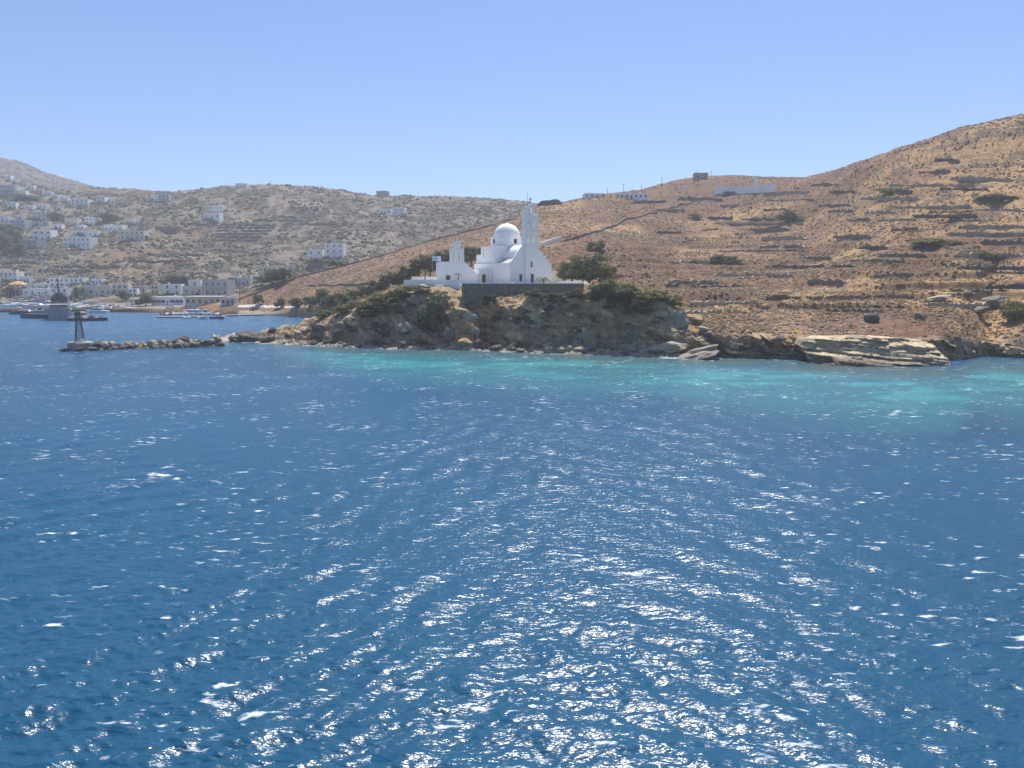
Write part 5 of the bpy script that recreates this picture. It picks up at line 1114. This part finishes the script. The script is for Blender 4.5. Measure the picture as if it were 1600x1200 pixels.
# ------------------------------------------------------------------ boats
def hull_mesh(L, B, H, m, flare=0.75, name='hull'):
    """bow towards +x, waterline at z=0"""
    n = 12; V = []; F = []
    for i in range(n+1):
        f = i/n; x = -L/2+L*f; b = B/2*(1-max(0, (f-0.45)/0.55)**2.2)*(0.86+0.14*min(1, f*4)); sh = H*(1+0.35*max(0, f-0.4)**1.3); b = max(b, 0.03)
        rake = 0.12*H*max(0, f-0.9)*10
        V += [(x+rake, -b, sh), (x, -b*flare, 0.0), (x-0.02*L*f, 0, -0.25*H), (x, b*flare, 0.0), (x+rake, b, sh), (x+rake*0.8, 0, sh-0.06)]
    for i in range(n):
        a = 6*i
        for k in range(6): F.append((a+k, a+(k+1) % 6, a+6+(k+1) % 6, a+6+k))
    F.append((5, 4, 3, 2, 1, 0)); F.append(tuple(6*n+k for k in range(6)))
    return MB().add(V, F).mesh(name, m)
def boat(kind, L, hull_m, seed, canopy=None):
    t = empty('boat', (0, 0, 0), 0); r = random.Random(seed); B = L*0.31; H = L*(0.105 if kind == 'motor' else 0.085)
    link('hull', hull_mesh(L, B, H, hull_m), None, t)
    if kind == 'motor':
        c = MB(); c.box(-L*0.05, 0, H*0.95, L*0.46, B*0.72, H*1.0, top=0.86); c.build('cabin', gel, t)
        MB().box(-L*0.05, 0, H*1.32, L*0.455, B*0.70, H*0.38, top=0.93).build('window_band', glass, t)
        MB().box(-L*0.10, 0, H*1.955, L*0.36, B*0.62, H*0.14).build('flybridge', gel, t)
        MB().box(-L*0.02, 0, H*2.1, L*0.03, B*0.5, H*0.38, top=0.8).build('windscreen', glass, t)
        if L > 9: MB().box(-L*0.14, 0, H*3.0, L*0.26, B*0.6, H*0.10).build('bimini', canopy or gel, t); p = MB(); [p.tube((-L*0.14+sx*L*0.11, sy*B*0.26, H*2.0), (-L*0.14+sx*L*0.11, sy*B*0.26, H*3.02), 0.03) for sx in (-1, 1) for sy in (-1, 1)]; p.build('bimini_frame', alu, t)
    elif kind == 'sail':
        MB().box(L*0.03, 0, H*0.95, L*0.36, B*0.5, H*0.55, top=0.8).build('cabin', gel, t)
        MB().box(L*0.03, 0, H*1.1, L*0.33, B*0.51, H*0.16, top=0.96).build('window_band', glass, t)
        mh = L*1.25; MB().tube((L*0.08, 0, H*0.9), (L*0.08, 0, mh), 0.085, 0.06, 7).build('mast', alu, t)
        MB().tube((L*0.08, 0, H*2.2), (-L*0.34, 0, H*2.2), 0.06, 0.05, 6).build('boom', alu, t)
        MB().tube((L*0.06, 0, H*2.45), (-L*0.32, 0, H*2.4), 0.17, 0.12, 8).build('furled_sail', canopy or canvas, t)
        s = MB(); s.tube((L*0.08, 0, mh*0.97), (L*0.5, 0, H*1.25), 0.022, n=4); s.tube((L*0.08, 0, mh*0.97), (-L*0.48, 0, H*1.0), 0.022, n=4)
        for e in (-1, 1): s.tube((L*0.08, 0, mh*0.97), (L*0.06, e*B*0.46, H*1.0), 0.022, n=4); s.tube((L*0.08, -B*0.2*e, mh*0.6), (L*0.08, 0, mh*0.6), 0.02, n=4)
        s.build('rigging', alu, t)
    else:
        MB().box(-L*0.02, 0, H*0.8, L*0.16, B*0.34, H*0.95, top=0.8).build('console', gel, t)
        MB().box(L*0.03, 0, H*1.75, L*0.02, B*0.32, H*0.5).build('windscreen', glass, t)
        MB().box(-L*0.2, 0, H*0.75, L*0.1, B*0.6, H*0.4).build('seat', canopy or greyp, t)
        MB().box(-L*0.53, 0, H*0.25, L*0.08, B*0.18, H*1.3, top=0.7).build('outboard', dgrey, t)
        if canopy: 
            MB().box(-L*0.05, 0, H*3.2, L*0.4, B*0.7, H*0.1).build('sunshade', canopy, t); p = MB(); [p.tube((-L*0.05+sx*L*0.17, sy*B*0.3, H*0.7), (-L*0.05+sx*L*0.17, sy*B*0.3, H*3.2), 0.025, n=4) for sx in (-1, 1) for sy in (-1, 1)]; p.build('sunshade_frame', alu, t)
    return t
PROTO = {'motor_white': boat('motor', 11, gel, 1), 'motor_navy': boat('motor', 13, navy, 2, canvas), 'sail_white': boat('sail', 12, gel, 3), 'sail_navy': boat('sail', 13, navy, 4), 'small_white': boat('small', 6, gel, 5), 'small_blue': boat('small', 6, shutter_b, 6), 'small_shade': boat('small', 6.5, gel, 7, canvas), 'motor_small': boat('motor', 8, gel, 8), 'launch_dark': boat('small', 7, blk, 9)}
first = {k: True for k in PROTO}
def moor(kind, px, py, rz, label, group, s=1.0, Y=None):
    o = PROTO[kind] if first[kind] else copy_tree(PROTO[kind]); first[kind] = False
    Y = Y or sea_Y(py); x, y, _ = P(px, py, Y); o.location = (x, y, 0.02); o.rotation_euler = (0, 0, R(rz)); o.scale = (s, s, s)
    cat = {'mo': 'motorboat', 'sa': 'sailing boat', 'sm': 'boat', 'la': 'boat'}[kind[:2]]
    return tag(o, label, cat, group)
G1 = 'boats at the left quay'; G2 = 'boats in the right marina'
for a in (('motor_small', 3, 476.5, 20, 'small white motorboat at the left edge of the harbour'), ('launch_dark', 17, 477, 5, 'dark low launch near the left edge', 1.9), ('motor_white', 38, 476, 10, 'white motor yacht second from the left quay end', 1.0), ('motor_white', 53, 474.5, -15, 'white motor yacht behind the blue sailing boat', 1.3), ('motor_white', 71, 475, 8, 'largest white motor yacht left of the grey ship', 1.5), ('motor_navy', 73, 479, 0, 'navy-hulled motor yacht just left of the grey ship', 1.1),
          ('sail_navy', 40, 491, 178, 'dark blue sailing boat with bowsprit lying left of the grey ship', 1.1), ('sail_white', 58, 481, 170, 'white sailing boat with a tall mast behind the dark blue one', 1.5), ('sail_white', 66, 486, 10, 'tallest-masted white sailing boat left of the grey ship', 1.75), ('motor_small', 66, 494, 185, 'white cabin boat on the near side of the sailing boats', 1.2), ('motor_navy', 62, 497, 180, 'dark-hulled cabin boat alongside the bow of the grey ship', 1.1),
          ('motor_white', 121, 477, 0, 'white motor yacht with pointed canopy right of the grey ship', 1.0), ('motor_white', 143, 481, 10, 'white motor yacht with flybridge by the long beige building', 1.1), ('sail_white', 150, 484, 12, 'sailing boat with mast in front of the long beige building', 1.35), ('motor_small', 152, 489, 170, 'white cabin boat nearest behind the work boat', 1.3), ('motor_small', 168, 484, 20, 'small white cabin boat in the centre row'), ('small_white', 176, 487, 150, 'open white boat in the centre row'), ('motor_small', 186, 484, -20, 'white cabin boat with raised bow in the centre row'), ('small_shade', 195, 486, 30, 'open boat with blue sunshade in the centre row'), ('small_white', 205, 487, 160, 'open white boat near the end of the centre row'), ('motor_small', 208, 483.5, 10, 'white cabin boat behind the end of the centre row'), ('small_blue', 221, 487, 0, 'small blue boat at the right end of the centre row', 1.3), ('launch_dark', 171, 487.5, 2, 'long dark launch along the front of the centre row', 2.4)):
    moor(*a[:5], G1, *(a[5:]))
kinds = ['small_white', 'motor_small', 'small_shade', 'small_white', 'small_blue', 'motor_small', 'small_white']
words = ['first', 'second', 'third', 'fourth', 'fifth', 'sixth', 'seventh', 'eighth', 'ninth', 'tenth', 'eleventh', 'twelfth']
look = {'small_white': 'open white boat', 'motor_small': 'small white cabin boat', 'small_shade': 'open boat with blue sunshade', 'small_blue': 'small blue open boat', 'motor_white': 'white motor yacht', 'launch_dark': 'dark launch'}
rm = random.Random(9)
for i, p in enumerate((262, 272, 283, 294, 305, 316, 327, 338)):
    k = kinds[(i*3) % 7]; moor(k, p, 492.3, 80+rm.uniform(-25, 25), f'{look[k]}, {words[i]} behind the front floating dock', G2, rm.uniform(1.15, 1.5))
for i, p in enumerate((291, 314, 322, 334, 344)):
    k = ('small_white', 'small_white', 'motor_small', 'small_blue', 'launch_dark')[i]; moor(k, p, 498.0, -60+rm.uniform(-25, 25), f'{look[k]}, {words[i]} on the near side of the front dock', G2, 1.25)
for i, p in enumerate((266, 277, 290, 302, 315, 328, 341, 354, 366, 378, 391)):
    k = kinds[(i*2+1) % 7]; moor(k, p, 488.0, 100+rm.uniform(-30, 30), f'{look[k]}, {words[i]} in the back row of the marina', G2, rm.uniform(1.1, 1.45))
moor('motor_white', 270, 486, 0, 'white motor yacht at the left head of the marina back row', G2, 0.9)
def dock(p0, q0, p1, q1, label, wd=2.2):
    a, b = np.array(P(p0, q0, sea_Y(q0))), np.array(P(p1, q1, sea_Y(q1))); d = b-a; L = math.hypot(d[0], d[1]); t = empty('floating_dock', (a[0], a[1], 0), math.atan2(d[1], d[0]), label, 'dock')
    n = int(L/4)
    for i in range(n): MB().box(L*(i+0.5)/n, 0, 0.33, L/n-0.06, wd, 0.22).build('deck_panel', tile_m, t); MB().box(L*(i+0.5)/n, 0, -0.3, L/n*0.8, wd*0.9, 0.627).build('float', dgrey, t)
    for i in range(0, n, 2): MB().box(L*i/n+0.4, wd*0.4, 0.553, 0.15, 0.15, 0.35).build('bollard', alu, t)
dock(245, 496.5, 352, 495.8, 'front floating dock of the marina')
dock(354, 494.0, 467, 491.4, 'long thin floating dock running to the beach')
dock(352, 488.8, 428, 486.8, 'rear floating dock of the marina')
def patrol_ship():
    Y = sea_Y(498); x, y, _ = P(95, 498, Y); t = empty('patrol_ship', (x, y, 0), R(118), 'grey naval patrol ship with dark mast moored stern-on at the quay', 'ship')
    dk = mat('storm_grey_paint', (0.12, 0.13, 0.14), 0.55, noise=0.3, scale=0.8); link('hull', hull_mesh(26, 7.8, 3.6, greyp), None, t)
    MB().box(-12.6, 0, 3.2, 0.5, 7.4, 1.1).build('stern_bulwark', greyp, t)
    MB().box(1.5, 0, 3.7, 12, 5.8, 2.4, top=0.95).build('deckhouse', dk, t)
    b = MB().box(2.6, 0, 6.104, 6.6, 5.2, 2.2, top=0.88).build('bridge', dk, t); MB().box(2.6, 0, 6.95, 6.55, 5.1, 0.7, top=0.965).build('window_band', glass, b)
    MB().box(2.0, 0, 8.31, 3.4, 3.0, 1.0, top=0.8).build('mast_house', dk, t)
    m = MB(); m.tube((1.4, 0, 9.3), (1.0, 0, 15.2), 0.28, 0.12, 8); m.box(1.1, 0, 12.2, 0.2, 3.2, 0.15); m.box(1.1, 0, 13.6, 0.2, 2.0, 0.12); m.tube((2.6, 0, 9.2), (1.2, 0, 12.4), 0.12, 0.1); m.build('mast', dgrey, t)
    MB().lathe([(0.1, 11.0), (0.8, 11.1), (0.9, 11.35), (0.1, 11.5)], 12, 1.9, 0).build('radar', dgrey, t)
    for yy in (-2.2, 2.2): MB().box(-3.4, yy*0.6, 6.104, 1.4, 1.0, 1.8, top=0.8).build('funnel', dgrey, t)
    MB().box(-9.2, 0, 3.65, 4.6, 6.4, 0.12).build('awning_deck', gel, t); MB().box(-9.4, 0, 5.5, 4.8, 6.6, 0.1).build('awning', canvas if False else gel, t)
    p = MB(); [p.tube((-9.4+sx*2.2, sy*3.1, 3.6), (-9.4+sx*2.2, sy*3.1, 5.5), 0.06) for sx in (-1, 1) for sy in (-1, 1)]; p.build('awning_frame', alu, t)
    for k in range(5): MB().lathe([(0.28, 0), (0.45, 0.12), (0.45, 0.28), (0.28, 0.4)], 10).build('fender', dgrey, t).location = (-10+k*4, -3.9, 1.6)
    for sx, h in ((4.6, 3.2), (0.2, 4.0), (-1.2, 2.6)): MB().tube((sx, 1.2, 8.2), (sx, 1.2, 8.2+h), 0.06, 0.03).build('whip_aerial', dgrey, t)
    g = MB().lathe([(0.9, 3.7), (0.9, 4.6), (0.5, 5.0)], 12, 9.0, 0).build('deck_gun', greyp, t); MB().tube((9.2, 0, 4.7), (11.6, 0, 5.2), 0.1, 0.07).build('barrel', dgrey, g)
    rl = MB(); [rl.tube((-12+k*1.5, e*3.55, 3.5), (-12+k*1.5, e*3.55, 4.5), 0.03, n=4) for k in range(11) for e in (-1, 1)]; [rl.tube((-12, e*3.55, 4.5), (3, e*3.55, 4.5), 0.03, n=4) for e in (-1, 1)]; rl.build('railing', alu, t)
    for e in (-1, 1):
        for k in range(4): MB().box(-2.5+k*2.4, e*2.86, 4.7, 0.7, 0.12, 0.6).build('porthole', glass, t)
patrol_ship()
for a in (('sail_white', 24, 479, 95, 'white sailing boat near the left end of the quay', 1.3), ('sail_navy', 47, 480, 100, 'dark sailing boat berthed between the white motor yachts', 1.2), ('sail_white', 113, 481, 85, 'white sailing boat berthed just right of the grey ship', 1.3), ('sail_white', 133, 482, 95, 'white sailing boat left of the flybridge yacht', 1.2), ('sail_navy', 163, 485, 80, 'dark sailing boat in the centre row', 1.0), ('sail_white', 200, 485, 100, 'white sailing boat near the end of the centre row', 0.9),
          ('motor_small', 10, 478, 80, 'white cabin boat berthed second at the far left'), ('motor_small', 30, 478.5, 100, 'white cabin boat right of the dark low launch'), ('motor_white', 108, 479, 90, 'white motor yacht half hidden by the grey ship', 0.9), ('motor_small', 128, 480, 85, 'white cabin boat between two sailing boats right of the ship', 1.2), ('motor_small', 136, 486, 100, 'white cabin boat behind the black work boat', 1.2), ('small_shade', 160, 487, 60, 'open boat with blue sunshade left in the centre row', 1.2), ('motor_small', 178, 482.5, 90, 'white cabin boat at the back of the centre row', 1.1), ('motor_small', 198, 481.5, 90, 'small white cabin boat under the dark umbrella tree', 1.0), ('sail_white', 300, 490, 90, 'white sailing boat with thin mast in the marina', 0.8), ('sail_white', 330, 490, 92, 'second white sailing boat with thin mast in the marina', 0.7)):
    moor(*a[:5], G1, *(a[5:]))
def work_boat():
    Y = sea_Y(501); x, y, _ = P(138, 500.5, Y); t = empty('work_boat', (x, y, 0), R(4), 'low black work boat crowded with gear right of the grey ship', 'boat')
    link('hull', hull_mesh(13, 4.2, 0.9, blk), None, t); MB().box(-2.6, 0, 0.9, 3.2, 2.6, 2.2, top=0.92).build('wheelhouse', cream, t); MB().box(-2.6, 0, 2.1, 3.15, 2.55, 0.6, top=0.98).build('window_band', glass, t)
    MB().tube((1, 0, 0.8), (1, 0, 4.6), 0.12, 0.09).build('crane_post', dgrey, t); MB().tube((1, 0, 4.4), (4.4, 0, 3.2), 0.09, 0.06).build('crane_arm', dgrey, t)
    r = random.Random(2)
    for i in range(9): MB().box(r.uniform(-0.5, 4.2), r.uniform(-1.3, 1.3), 0.85, r.uniform(0.5, 1.0), r.uniform(0.5, 0.9), r.uniform(0.4, 1.1), r.random()).build('crate', (orange, gel, greyp, canvas, tan)[i % 5], t)
work_boat()
def pavilion():
    p = hit(29, 451); t = empty('pavilion', p, 0, 'wide orange tent canopy among trees left of the arcaded house', 'pavilion')
    MB().lathe([(5.6, 2.6), (3.2, 3.9), (0.05, 4.8)], 10).build('canopy', tan, t)
    for i in range(6): MB().tube((5.0*math.cos(i*1.047), 5.0*math.sin(i*1.047), -1.5), (5.0*math.cos(i*1.047), 5.0*math.sin(i*1.047), 2.75), 0.1).build('post', wood, t)
pavilion()
# ------------------------------------------------------------------ beach lawn and path
def strip(name, pl, w, m, dz=0.05):
    V = []; F = []
    for i, (p, q) in enumerate(pl):
        a = hit(p, q); x, y, _ = a; V += [(x, y-w/2, gz(x, y-w/2)+dz), (x, y+w/2, gz(x, y+w/2)+dz)]
    for i in range(len(pl)-1): F.append((2*i, 2*i+2, 2*i+3, 2*i+1))
    return tag(MB().add(V, F).build(name, m), kind='structure')
strip('path', [(372, 478.6), (385, 478.7), (400, 479), (415, 479.5), (430, 480.2), (445, 480.8), (460, 481.6), (475, 482.4), (490, 483.6), (502, 485)], 2.4, tile_m, 0.12)
# ------------------------------------------------------------------ sea haze
hz = MB().box(0, 850, -2.5, 5200, 2400, 240); hm = bpy.data.materials.new('haze'); hm.use_nodes = True
hn = hm.node_tree.nodes; hn.remove(hn['Principled BSDF']); pv = hn.new('ShaderNodeVolumePrincipled'); pv.inputs['Density'].default_value = 0.00034; pv.inputs['Color'].default_value = (0.84, 0.90, 1.0, 1); pv.inputs['Anisotropy'].default_value = 0.2
hm.node_tree.links.new(pv.outputs[0], hn['Material Output'].inputs['Volume'])
tag(hz.build('haze', hm), 'thin pale sea haze filling the air', 'haze', kind='stuff')
